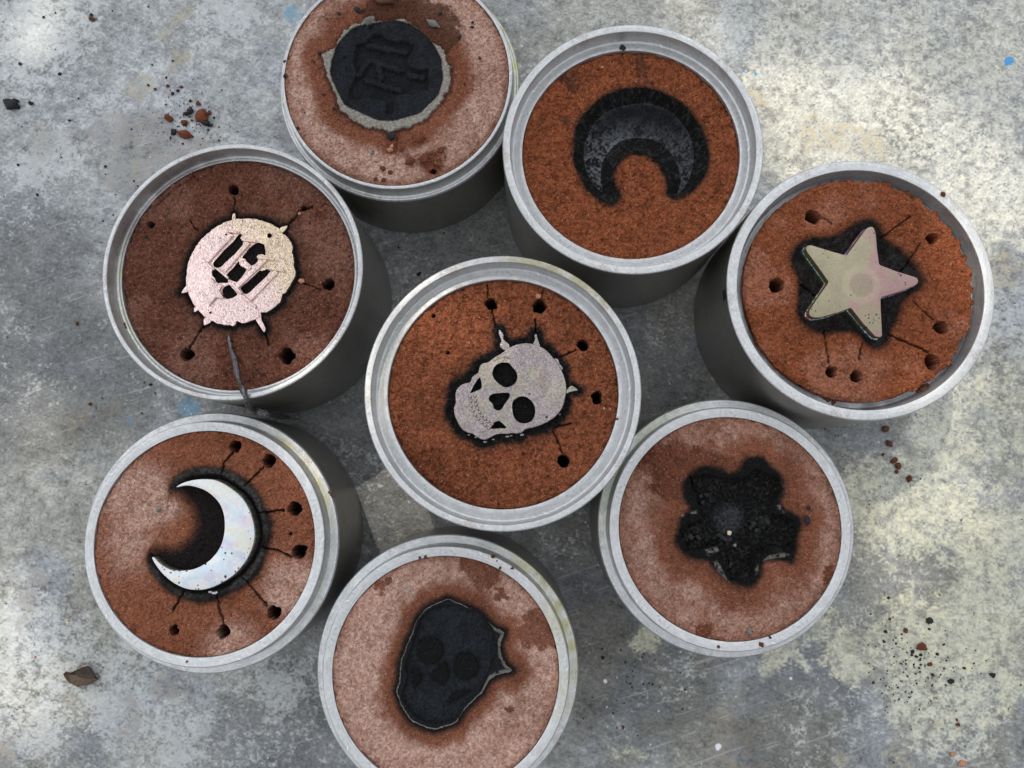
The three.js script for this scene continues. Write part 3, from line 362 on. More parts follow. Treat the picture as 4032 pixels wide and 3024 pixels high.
sand(flaskD, { R: 43, y: FL.D[2] - 1, seed: 404, tone: ORANGE, rough: 0.3, skirt: 7, ventSootShade: 0.2, label: 'orange sand cake with a crumbling edge standing proud of its ring',
  ragged: (a) => { const w = 0.25 + 0.75 * ss(-1.9, -1.2, a) * ss(1.5, 0.9, a); return w * (2.6 * (fbm(a * 6 + 20, 3, 3, 9) - 0.55) + 2.8 * (fbm(a * 17 + 50, 7, 2, 3) - 0.5) + 0.25); },
  holes: [[-16,-28,2.6],[28.5,-19.5,2.1],[29.9,14.9,2.3],[25.3,27.9,2.5],[-11.7,31.6,2.2],[-2.4,33.2,2.2],[-30.8,-1.4,2.7]],
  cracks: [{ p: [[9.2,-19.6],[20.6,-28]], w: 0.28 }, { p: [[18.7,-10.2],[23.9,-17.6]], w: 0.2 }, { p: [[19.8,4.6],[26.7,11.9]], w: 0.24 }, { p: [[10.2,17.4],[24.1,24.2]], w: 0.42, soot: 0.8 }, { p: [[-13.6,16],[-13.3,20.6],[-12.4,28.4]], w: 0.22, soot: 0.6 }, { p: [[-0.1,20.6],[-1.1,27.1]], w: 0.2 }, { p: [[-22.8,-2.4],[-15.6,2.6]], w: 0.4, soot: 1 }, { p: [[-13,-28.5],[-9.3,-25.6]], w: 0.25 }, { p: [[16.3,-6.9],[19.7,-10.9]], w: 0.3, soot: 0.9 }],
  at(x, z, o) {
    const d = sdf(charD, x, z), m = sdf(star, x, z), e = d + 1.7 * (o.n2 - 0.5) + 3 * (o.n1 - 0.5) + 0.5 * (o.n3 - 0.5);
    o.charShade = 0.97 * black(e, -1.2, 2.9); o.brown = 0.6 * black(e, -0.6, 4.6); o.gray = 0.32 * ss(-0.4, -1.5, e) * ss(0.35, 0.7, o.n2 + 0.2 * (o.n3 - 0.5));
    o.h -= 0.7 * ss(1, -2, d); if (m < -0.6) o.h = -1.2;
    const r = Math.hypot(x, z), a = Math.atan2(z, x); o.h -= 1.0 * ss(39, 43, r) * ss(-1.9, -1, a) * ss(1.5, 0.8, a) * (0.3 + o.n2); o.h -= 1.3 * ss(41.2, 43, r) * (1 - ss(-1.9, -1, a) * ss(1.5, 0.8, a));
    o.pale = 0.16 * ss(0.4, 0.65, o.n1) * ss(2, 5, e);
  } });
const flaskE = flask('E', 'middle aluminium casting ring holding the skull medallion in red sand', { female: true, R: 50, bore: 42.4, land: 2.5, stains: [[-62, 42, 0.62, 0.56, 0.32, 0.8, 47.6], [200, 60, 0.86, 0.9, 0.84, 0.5, 0, 47]] });
const skullAll = skullSpikes;
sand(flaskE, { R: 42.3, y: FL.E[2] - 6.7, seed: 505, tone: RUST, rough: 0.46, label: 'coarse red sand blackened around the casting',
  holes: [[-4.6,-33.4,2.3],[13.5,-32.4,2.4],[29.6,-18,2],[34.5,1.2,1.8],[34.7,2.5,1.6],[22.1,25,2.1],[-20.5,-15,0.5],[-26,-28.9,0.6]],
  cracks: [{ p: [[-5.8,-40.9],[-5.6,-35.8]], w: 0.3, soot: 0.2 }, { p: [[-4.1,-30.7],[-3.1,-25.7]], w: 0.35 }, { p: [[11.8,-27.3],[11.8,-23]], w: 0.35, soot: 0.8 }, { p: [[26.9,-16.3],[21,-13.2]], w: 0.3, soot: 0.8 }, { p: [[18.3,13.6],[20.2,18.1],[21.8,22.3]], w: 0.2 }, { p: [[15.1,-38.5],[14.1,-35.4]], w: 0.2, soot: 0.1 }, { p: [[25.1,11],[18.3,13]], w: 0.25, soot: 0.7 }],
  at(x, z, o) {
    const m = sdf(skull, x, z); let d = m; for (const p of skullSpikes) d = Math.min(d, sdf(p, x, z) + 0.5);
    const e = d + 1.4 * (o.n2 - 0.5) + 2.4 * (o.n1 - 0.5) + 0.8 * (o.n3 - 0.5);
    o.charShade = black(e, 2.0, 2.4); o.brown = 0.6 * black(e, 2.6, 4); o.gray = 0.2 * o.charShade * ss(0.5, 0.9, o.n3);
    o.h -= 0.6 * ss(3, 0.5, d); if (m < 0) { o.h = -0.35 - 0.3 * ss(0, -1, m); o.gray = 0; }
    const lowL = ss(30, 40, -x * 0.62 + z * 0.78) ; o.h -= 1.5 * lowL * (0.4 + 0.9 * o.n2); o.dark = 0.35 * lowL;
  } });
const flaskF = flask('F', 'aluminium casting ring with a bright crescent set in its red sand', { R: 50.1, bore: 42.4, lip: 46.2, stains: [[-35, 40, 0.95, 0.85, 0.42, 0.8, 46.3, 49], [10, 60, 0.8, 0.82, 0.7, 0.5, 46.3, 48.5]] });
const charF = smoothPoly([[-14.7,-21.2],[-11.9,-25.2],[-8.3,-27.5],[-3.1,-28.6],[3.7,-28.6],[9.4,-26.8],[15.1,-23.8],[19.8,-19.1],[22.9,-13.6],[25.8,-7.8],[25.7,-0.6],[24,5.2],[22,10.9],[17.8,15.2],[11.7,18.8],[7,21.3],[0.1,22.5],[-7.3,21.1],[-13.8,17.6],[-18.4,13.3],[-21.3,8.6],[-21.8,5.4],[-19.4,2.2],[-15.7,1.8],[-11.6,1.8],[-8,-0.4],[-5.6,-3.3],[-4.3,-7],[-5.2,-11.3],[-7.6,-15],[-10.8,-17.5],[-14.2,-19]], 2);
const bayF = [[-14.2,-20.5],[-10.5,-20.9],[-7.5,-21.4],[-3.8,-20.9],[0,-19.4],[3.1,-17.2],[5.5,-14.7],[7.1,-11.1],[7.9,-6.7],[7.7,-2.4],[6.6,1.6],[4.1,5.2],[0.6,8.1],[-3.4,9.9],[-7,10.4],[-11.1,10.3],[-14.1,9.2],[-16.8,7.4],[-18.9,5.5],[-21.1,3.1],[-17,-4.1]];
const paleF = [[-27.1,-17.7,10,2],[-29.3,1.8,9.3,1],[-18.2,-14.4,6,2],[33.8,16.1,7.2,5],[11.9,39.5,7.8,2]];
sand(flaskF, { R: 42.3, y: FL.F[2] - 0.5, seed: 606, tone: RUST, rough: 0.24, label: 'red sand with vent holes beside the bright crescent',
  holes: [[10.3,-36.6,2.2],[23.4,-30.9,2.3],[34,-12.7,2.7],[36.5,3.4,2.8],[27.6,26.1,2.5],[-10.2,32.8,1.8],[8.7,33.3,2.3],[32.9,-3.3,0.5]],
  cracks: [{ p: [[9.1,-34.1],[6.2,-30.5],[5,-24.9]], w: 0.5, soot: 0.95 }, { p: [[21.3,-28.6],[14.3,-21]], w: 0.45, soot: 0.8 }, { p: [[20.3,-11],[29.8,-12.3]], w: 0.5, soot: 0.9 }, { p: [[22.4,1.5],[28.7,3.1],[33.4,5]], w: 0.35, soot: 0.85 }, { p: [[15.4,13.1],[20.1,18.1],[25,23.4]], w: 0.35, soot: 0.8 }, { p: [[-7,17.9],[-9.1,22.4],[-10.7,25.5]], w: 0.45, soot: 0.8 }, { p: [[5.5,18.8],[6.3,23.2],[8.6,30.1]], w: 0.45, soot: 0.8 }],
  at(x, z, o) {
    const c = sdf(charF, x, z), m = sdf(crescent, x, z), e = c + 1.1 * (o.n2 - 0.5) + 0.5 * (o.n3 - 0.5);
    const inside = m > 0 && sdf(bayF, x, z) < 0;
    o.charShade = 0.97 * black(e, inside ? -3.5 : -1.2, inside ? 5.5 : 2.4); o.brown = 0.6 * black(e, -1, 4);
    if (!inside) { const mq = m + 1.6 * (o.n2 - 0.5); o.gray = 0.95 * ss(1.0, 2.6, mq) * ss(5.4, 3.2, mq) * ss(0.4, -1.0, e) * ss(0.2, 0.7, fbm(x / 7, z / 7, 2, 66) + 0.15) * (0.45 + 0.9 * o.n3); }
    o.h -= inside ? 0.5 : 2.6 * ss(2.6, 0.3, m) - 0.3 * ss(5, 3, m); if (m < -0.3) o.h = -2.5;
    o.pale = clamp(gauss(paleF, x, z)) * (0.3 + 0.9 * o.n2) * (1 - o.brown) + 0.12 * o.n1; o.dark = 0.3 * ss(0.55, 0.8, o.n1);
  } });
const flaskG = flask('G', 'aluminium casting ring of pale sand with a charred skull mold', { R: 50.1, bore: 42.4, lip: 46.2, stains: [[-25, 55, 0.72, 0.68, 0.36, 0.85, 46.3], [-10, 45, 0.86, 0.82, 0.58, 0.6, 42, 46.3], [200, 90, 0.9, 0.93, 0.94, 0.4]] });
const floorG = smoothPoly([[-1.1,-23.9],[2.6,-23.9],[6,-23.5],[10.4,-22.2],[13.8,-20.2],[16.5,-17],[18.1,-13.4],[19,-9.6],[18.8,-6],[17.2,-3.1],[16.2,0.1],[14.6,3.3],[12.6,7.2],[9,10.1],[7,12.6],[5.7,15.2],[3.8,17.1],[-0.2,18.3],[-5.2,18.5],[-9.2,17.2],[-12.2,15.4],[-13.9,13.1],[-15.6,10.3],[-16,7.4],[-14.7,4.5],[-14.2,1.6],[-15.1,-0.9],[-14.5,-3.8],[-12.9,-8.4],[-11.6,-12.6],[-10.4,-17.1],[-7.7,-20.8],[-4.7,-23.1]], 2);
const edgeG = smoothPoly([[-1.8,-25.7],[0.7,-26.5],[2.7,-25.9],[7.8,-23.8],[13.1,-21],[17.8,-16.5],[21.8,-14.6],[21.5,-12.7],[20.5,-10.1],[20.9,-6.5],[22.5,-3],[25.2,-0.5],[22.6,0.3],[18.9,1.2],[16.3,3.1],[13.7,7.3],[9.7,11.1],[6.4,14.6],[4.5,17.8],[-0.1,19.7],[-3.7,20.6],[-8.4,19.5],[-12.7,17.3],[-15.7,13.2],[-17.5,9.4],[-18.2,7.5],[-17.2,3.7],[-16.7,-3.4],[-15.1,-8.2],[-12.9,-13.7],[-10.6,-19.3],[-7,-23.2],[-4,-24.8]], 3, 0.12, 1);
const eyesG = [smoothPoly([[-0.8,-3],[0.6,-2.1],[1,1.8],[-0.3,5],[-1.7,5],[-3.7,4],[-5.7,2.8],[-5,0.8],[-2.7,-1.1]], 2), smoothPoly([[-12.4,-1.2],[-10.7,-0.4],[-9.4,1.5],[-9.2,3.4],[-10.3,4.7],[-11.9,6.7],[-12.3,3.1]], 2), smoothPoly([[1.7,10.4],[2.7,8.1],[5.3,7.2],[9,7.1],[6.3,9.1],[3.1,11],[1.1,12.3]], 2)];
for (const [x, z, r] of [[-6.1,-7.3,5],[7.5,-1.6,4.9]]) eyesG.push(smoothPoly(circlePoly(x, z, r, 9), 3, 0.25, 0.5));
const teethG = [[-10.6,5.1],[-8.6,7.9],[-5.9,9.5],[-2.3,10.2],[1.1,10.7]];
const scarG = [[34.6,-17.8,3.9,9],[32.9,-14,3.3,8],[37.9,-13.5,3.1,8],[12,-40.1,3.4,6],[16.6,-38,2.8,7],[10.3,-41.2,2.8,6],[14.9,-33.5,3.4,4],[-24.1,-31.7,1.4,6],[-24.6,-29.4,1.1,6],[21.1,-28.6,1,7],[24.3,12.9,0.8,6]], specG = [[-15,-30.5,1.5]];
sand(flaskG, { R: 42.3, y: FL.G[2] - 0.1, seed: 707, tone: FLESH, rough: 0.13, holes: [], cracks: [{ p: [[19.6,-8.6],[22.3,-8.6]], w: 0.16, deep: 0.8, soot: 0.9 }, { p: [[9.4,10.1],[9.5,12.5]], w: 0.16, deep: 0.8, soot: 0.9 }], label: 'pale pinkish sand scorched brown round the skull', cavLabel: 'charred impression of a skull',
  at(x, z, o) {
    const f = sdf(floorG, x, z), e = sdf(edgeG, x, z) + 0.35 * (o.n3 - 0.5), far = Math.max(e, 0) + 2.6 * (o.n2 - 0.5) + 2 * (o.n1 - 0.5);
    o.pale = 1.0 * ss(4.2, 9.5, far) * (0.3 + 0.9 * o.n2 + 0.7 * (o.n1 - 0.4)) * (1 - 0.6 * ss(39, 42.5, Math.hypot(x, z) + 5 * (o.n2 - 0.5))); o.brown = 0.6 * black(far, 0.6, 4.5); o.charShade = 0.97 * black(e + 0.9 * (o.n2 - 0.5), 0.4, 2.6);
    const sc = scar(scarG, x, z, o); o.pale *= 1 - 0.85 * sc; o.dark = 0.3 * sc; o.h -= 0.4 * sc * o.n3;
    for (const [sx, sz, sr] of specG) o.ash = Math.max(o.ash, 0.8 * ss(sr, sr * 0.5, Math.hypot(x - sx, z - sz) + 0.8 * (o.n3 - 0.5)));
    if (e < 0.25) { o.blue = 0.55 * ss(0, -0.5, e); const side = ss(0.25, 0.75, fbm(x / 5, z / 5, 2, 88) + 0.25); o.ash = ss(0.25, 0, Math.abs(e + 0.18)) * 0.85 * side * ss(0.02, 0.5, f); o.h += 0.25 * ss(0.3, 0, Math.abs(e + 0.15)); o.h -= 0.4 * ss(-0.2, -0.6, e);
      o.ash = Math.max(o.ash, 0.5 * (x > 12 ? 1 : 0) * ss(0.35, 0.9, f) * ss(-0.1, -0.3, e) * ss(-1.5, -0.7, e) * ss(0.3, 0.5, o.n2 + 0.1)); }
    if (e < -0.05) o.cav = 1;
    if (f < 0.4) { o.h = mix(o.h, -2.4, ss(0.35, -0.35, f)); o.blue = Math.max(o.blue, 0.95 * ss(0.1, -0.5, f)); o.ash *= ss(0, 0.4, f);
      let q = 9; for (const p of eyesG) q = Math.min(q, sdf(p, x, z)); o.h += 0.7 * ss(0.15, -0.2, q) - 0.25 * ss(0.5, 0.1, Math.abs(q - 0.1)); const k = ss(0.35, -0.35, q + 0.5 * (o.n3 - 0.5)); o.blue *= 1 - k; o.brown = 0; o.charShade = 1; o.h += 0.5 * ss(0.15, -0.2, q);
      const t = lineDist(teethG, x, z); if (t < 1.6) o.h += 0.75 * ss(1.6, 0.6, t) * (vn(x / 0.55, z / 0.55, 8) - 0.6); }
  } });
const flaskH = flask('H', 'aluminium casting ring of pale sand with a broken charred star mold', { R: 50.1, bore: 42.4, lip: 46.2, stains: [[215, 60, 0.72, 0.74, 0.58, 0.7, 46.3], [100, 80, 0.86, 0.86, 0.9, 0.4, 46.3]] });
const charH = smoothPoly([[-10.7,-22.6],[-7,-23.5],[-3.3,-22.5],[0.6,-20.8],[4.3,-21.8],[5.8,-25.2],[9.2,-26.9],[13.5,-26.2],[17.1,-23.2],[19.7,-19.9],[20.9,-16.5],[20,-11.2],[20.9,-7.2],[24.2,-5.9],[27.1,-3.6],[27.3,0],[25.4,4.3],[24.9,9.2],[22.8,12.5],[18.9,12.2],[12.9,12.5],[11.1,17.1],[8.7,21.3],[5.3,22.3],[1.4,20.4],[-1.8,19.1],[-5.7,15.6],[-8.6,12.3],[-12.9,12],[-16.9,10.4],[-19.8,7.4],[-20.7,3.8],[-19,0.2],[-18.5,-3.4],[-15.1,-6.8],[-16.4,-9.8],[-17.3,-13.8],[-16.9,-17.4],[-14.8,-20.1]], 2);
const cavH = smoothPoly([[-14.3,-18.4],[-7.9,-19.8],[-0.5,-18.8],[5.5,-18.8],[10.3,-21.9],[15,-20.5],[19.3,-18.2],[18.8,-13.8],[16.3,-9.2],[14.8,-5.8],[22.1,-4.2],[25.6,-0.9],[25.1,3.4],[24,8.3],[17.3,9.7],[9.3,10],[8.1,17.6],[5.7,18.9],[0.4,19.2],[-2.1,15],[-4,9.4],[-5.2,7.1],[-10.9,7.5],[-15.9,8.2],[-18.2,3.6],[-18.4,0.3],[-14.7,-1.7],[-10.6,-3.7],[-10.5,-8.1],[-12.7,-13.7]], 2, 0.3, 0.8);
const ashH = [[[-9.8,8.2],[-6.8,7.4],[-4.5,7],[-4.4,8.7],[-7.2,11],[-8.6,10.8]], [[-7.3,12.6],[-5,12.3],[-3.1,15.9],[-1.5,19.1],[0.4,21.1],[-1.2,20.7],[-3.8,17.8],[-5.7,15.9]], [[11.9,12.4],[14.3,10.2],[20.3,9.2],[22.9,9.9],[20.2,11],[16.2,11.5]], [[17.9,-8.5],[19.3,-8.9],[21.2,-5.6],[19.5,-5.4]], [[18.9,-10.9],[19.1,-12.2],[20.8,-13.9],[20.9,-16.9],[21.4,-16.5],[21.1,-13.9]], [[-15.1,-5.9],[-12.5,-6.5],[-12.3,-5.3],[-14.8,-5]], [[-19,-5.3],[-17.5,-5.6],[-17,-4.3],[-18.5,-3.9]], [[9,14.2],[10.6,13.5],[10.1,17.1],[8.7,18.4]]];
const [midH, ...lumpH] = [[0.4,-3.1,7.7],[-8.6,-6.4,2.7],[-12.1,0.2,3],[-12,-18.4,2.4],[19.3,-1.5,3],[12.7,-2.5,2],[-6.5,3.5,2.3],[6.9,3.5,2.7],[0.7,10.1,2],[19.8,-13.8,2.7]];
const scarH = [[-18.2,-21.7,6.9,8],[-23.3,-17.3,4.4,6],[-9.3,-23.6,5,5],[1.4,-21.8,3.8,6],[-10.8,38.6,2.5,7],[-34.5,-30.5,5.7,4],[37.9,18.9,2.5,5]];
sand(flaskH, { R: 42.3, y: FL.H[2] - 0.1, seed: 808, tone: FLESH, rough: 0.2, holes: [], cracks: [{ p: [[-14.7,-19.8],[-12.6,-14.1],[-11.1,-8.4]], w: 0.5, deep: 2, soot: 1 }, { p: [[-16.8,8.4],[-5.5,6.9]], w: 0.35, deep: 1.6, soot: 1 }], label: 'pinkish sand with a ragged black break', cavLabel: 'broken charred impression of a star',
  at(x, z, o) {
    const d = sdf(charH, x, z) + 1.5 * (o.n2 - 0.5) + 0.7 * (o.n3 - 0.5) + 0.1, c = sdf(cavH, x, z) + 1.2 * (o.n2 - 0.5) + 0.5 * (o.n3 - 0.5), far = Math.max(d, 0) + 3 * (o.n2 - 0.5) + 5 * (o.n1 - 0.5);
    o.pale = 0.62 * ss(5.5, 13, far) * (0.05 + 1.2 * o.n2 + 0.9 * (o.n1 - 0.4)) * (1 - 0.6 * ss(38.5, 42.5, Math.hypot(x, z) + 5 * (o.n2 - 0.5))); o.brown = 0.62 * black(far, 0, 4.5); o.charShade = black(d, -0.8, 2.6);
    const sc = scar(scarH, x, z, o); o.pale *= 1 - sc; o.dark = 0.45 * sc; o.h -= 0.5 * sc * o.n3;
    if (c < 0.5) { o.cav = c < 0 ? 1 : 0; o.charShade = Math.max(o.charShade, ss(0.5, -0.5, c)); o.gray = 0.3 * ss(0.45, 0.75, o.n2 * 0.5 + o.n3 * 0.5) * ss(0.2, -0.5, c); o.h -= 2.9 * ss(0.5, -0.9, c); o.h += 2.4 * (o.n2 - 0.5) + 1.5 * (o.n3 - 0.5) * ss(0.2, -1, c);
      const q = Math.hypot(x - midH[0], z - midH[1]); o.blue = 0.9 * ss(midH[2], midH[2] * 0.3, q + 3 * (o.n2 - 0.5)); o.dust = 0.3 * o.blue * o.n3; o.h = mix(o.h, -2.4, 0.8 * o.blue);
      for (const [lx, lz, lr] of lumpH) { const t = Math.hypot(x - lx, z - lz) + 1.2 * (o.n2 - 0.5); if (t < lr) { o.h += 1.1 * ss(lr, lr * 0.6, t); } } }
    for (const p of ashH) { const t = sdf(p, x, z) + 0.5 * (o.n3 - 0.5); if (t < 0.3) { o.ash = 0.5 * ss(0.3, -0.4, t) * ss(0.3, 0.75, o.n2 * 0.6 + 0.5 * o.n3); o.h += 0.5 * ss(0.3, -0.2, t); } }
  } });

// index marks filed and inked on two rings
const inkMat = new THREE.MeshPhysicalMaterial({ color: lin(0.012, 0.011, 0.016), roughness: 0.5 });
function indexMark(root, id, R, deg, wide, y0, y1) { const g = new THREE.CylinderGeometry(R + 0.03, R + 0.03, y1 - y0, 6, 1, true, Math.PI / 2 - rad(deg) - wide / R / 2, wide / R); g.translate(0, FL[id][2] - (y0 + y1) / 2, 0); mesh('index_mark', mm(g), inkMat, root, 'black ink index mark on the wall'); }
indexMark(flaskD, 'D', 50, 178, 4, 1, 6); indexMark(flaskC, 'C', 50, 171, 1.2, 1, 9);

// ---------------------------------------------------------------- castings
const castBump = dataTex(1024, 1024, (u, v) => 0.3 * vn(u * 20, v * 20, 3, 20) + 0.3 * vn(u * 52, v * 52, 4, 52) + 0.4 * vn(u * 110, v * 110, 6, 110));
function metal(size, paint, rough, bump, pits = []) {
  const map = colorTex(384, 384, (u, v, o) => { const x = (u - 0.5) * size, z = (v - 0.5) * size; paint(x, z, o); for (const [px, pz, pr] of pits) { const d = Math.hypot(x - px, z - pz) + 0.2 * (vn(x * 3, z * 3, 2) - 0.5); if (d < pr) { const k = ss(pr, pr * 0.5, d); for (let c = 0; c < 3; c++) o[c] = mix(o[c], 0.03, k); } } });
  const b = castBump.clone(); b.repeat.set(size / 32, size / 32);
  return new THREE.MeshPhysicalMaterial({ map, metalness: 0.92, roughness: rough, bumpMap: b, bumpScale: bump });
}
const base = (id) => [FL[id][0], FL[id][2] - (id === 'D' ? 1 : id === 'F' ? 0.5 : 6.7), FL[id][1]];
{ // pierced medallion with a slab letter and a star
  const t = thing('cast_medallion', 'round pierced metal casting with raised H lettering and small star', 'medallion', ...base('A'));
  const m = metal(70, (x, z, o) => { const n = fbm(x / 4, z / 4, 3, 3), k = 0.92 + 0.3 * (vn(x * 1.6, z * 1.6, 7) - 0.5), y = 0.75 * ss(-0.1, 1.3, (x - 2) / 16 - (z + 4) / 20 + 1.2 * (n - 0.4)); o[0] = k * mix(0.76, 0.66, y); o[1] = k * mix(0.58, 0.53, y); o[2] = k * mix(0.55, 0.35, y); }, 0.3, 0.00028, [[1,-21.2,0.4],[3.2,14.4,0.4],[-7.4,-14.1,0.3]]);
  mesh('disc', mm(plate(coin, -1.2, 0.8, 0.25, coinHoles, 70)), m, t);
  const bar = (a, b, w) => { const dx = b[0] - a[0], dz = b[1] - a[1], l = Math.hypot(dx, dz), nx = -dz / l * w / 2, nz = dx / l * w / 2; return [[a[0] + nx, a[1] + nz], [b[0] + nx, b[1] + nz], [b[0] - nx, b[1] - nz], [a[0] - nx, a[1] - nz]]; };
  for (const [p, w] of [[[[-2.9,-15.6],[-12.3,-4.7]], 1.95], [[[3.8,-12.4],[-5.4,-1]], 2], [[[10.8,-5.6],[-0.1,5.3]], 1.95], [[[15.4,-0.9],[5.2,10.2]], 2]]) mesh('letter_stem', mm(plate(bar(p[0], p[1], w), -1, 1.5, 0.3, [], 70)), m, t);
  for (const [p, w] of [[[[-4.8,-16.8],[0.1,-16.1]], 0.86], [[[-14.2,-5.9],[-9,-1.4]], 0.79], [[[-8.1,-2],[-3.3,2]], 0.94], [[[1.3,-13.3],[6.8,-12.5]], 0.86], [[[8,-6.2],[14.3,-5.5]], 1.01], [[[12.4,-2],[18.4,-0.7]], 1.01], [[[-1.9,3.8],[2.1,8.1]], 0.94], [[[2.2,8.6],[7.9,13.5]], 0.94]]) mesh('letter_serif', mm(plate(bar(p[0], p[1], w), -0.8, 1.75, 0.25, [], 70)), m, t);
  mesh('letter_crossbar', mm(plate(smoothPoly(bar([[1.4,-4.7],[4.9,-1.9]][0], [[1.4,-4.7],[4.9,-1.9]][1], 2), 4, 0.3, 1), -1, 1.3, 0.5, [], 70)), m, t);
  mesh('star_relief', mm(plate([[-10,1.6],[-8.3,3.8],[-5.4,4.6],[-6.4,7],[-4.4,10.1],[-7.8,9.8],[-10.3,13],[-11.3,9.2],[-13.5,6.5],[-11.3,6.1]], -0.5, 1.9, 0.45, [], 70)), m, t);
  for (const p of coinSpikes) mesh('flash_spike', mm(plate(smoothPoly(p, 3, 0.1, 2), -0.3, 0.5, 0.15, [], 70)), m, t);
}
{ // skull
  const t = thing('cast_skull', 'pinkish silver cast skull with dark eye holes and thin metal spikes', 'skull medallion', ...base('E'));
  const [cx, cz] = [[15.1,-5.1]][0];
  const m = metal(70, (x, z, o) => { const n = fbm(x / 3, z / 3, 3, 13), k = 0.84 + 0.5 * (vn(x * 2.4, z * 2.4, 7) - 0.5) + 0.3 * (n - 0.5), b = 0.6 * ss(4.5, 0, Math.hypot(x - cx, z - cz) + 2 * (n - 0.5)), y = ss(0.45, 0.7, fbm(x / 6, z / 6, 2, 19)); o[0] = k * mix(mix(0.36, 0.38, y), 0.27, b); o[1] = k * mix(mix(0.31, 0.34, y), 0.205, b); o[2] = k * mix(mix(0.31, 0.29, y), 0.18, b); }, 0.32, 0.0002, [[9.8,0.6,0.4],[16.1,9.1,0.6],[7.1,5.3,0.2],[-9.8,-8.8,0.1]]);
  mesh('face_plate', mm(plate(skull, -2.5, 1.8, 0.35, skullHoles, 70)), m, t);
  const row = new THREE.CatmullRomCurve3([[-11,1.4],[-10.6,4.7],[-9.4,7.6],[-7.1,10.4],[-4.4,12.4]].map(p => new THREE.Vector3(p[0], 0, p[1])));
  const tooth = mm(new THREE.SphereGeometry(0.62, 10, 8)); planar(tooth, 70 * U);
  for (let k = 0; k < 9; k++) { const p = row.getPointAt(k / 8), tn = row.getTangentAt(k / 8); for (const s of [-0.72, 0.72]) { const q = mesh('tooth', tooth, m, t); q.position.set((p.x - tn.z * s * (1.1 + 0.3 * rnd())) * U, 1.85 * U, (p.z + tn.x * s * (1.1 + 0.3 * rnd())) * U); q.scale.set(1.0, 0.9, 1.3); q.rotation.y = Math.atan2(tn.x, tn.z) + 0.4; } }
  const brow = [[-3.5,-11.4],[-1.5,-12.6],[0.8,-12.9],[2.8,-12.4]], jaw = [[12.2,9.8],[13.7,8.3],[15.9,8.1],[16.8,8.5]];
  for (const p of [brow, jaw]) { const g = new THREE.TubeGeometry(new THREE.CatmullRomCurve3(p.map(q => new THREE.Vector3(q[0], 1.75, q[1]))), 20, 0.22, 6); planar(g, 70); mesh('relief_line', mm(g), m, t); }
  for (const p of skullSpikes) mesh('flash_spike', mm(plate(smoothPoly(p, 3, 0.12, 2), -0.4, 0.6, 0.15, [], 70)), m, t);
  const lump = [[-12.4,15.4,0.5],[-9.8,16.3,0.5],[-6.4,18,0.6],[-3.5,17.1,0.5],[1.7,16,0.7],[3.1,15.7,0.5],[7.1,15.4,0.7],[8.5,14.3,0.5],[20.9,7.9,0.4]];
  for (const [x, z, r] of lump) { const g = new THREE.IcosahedronGeometry(r, 2); g.scale(1.3, 0.7, 0.8); g.translate(x, -0.4, z); mesh('flash_bead', mm(planar(g, 70)), m, t); }
}
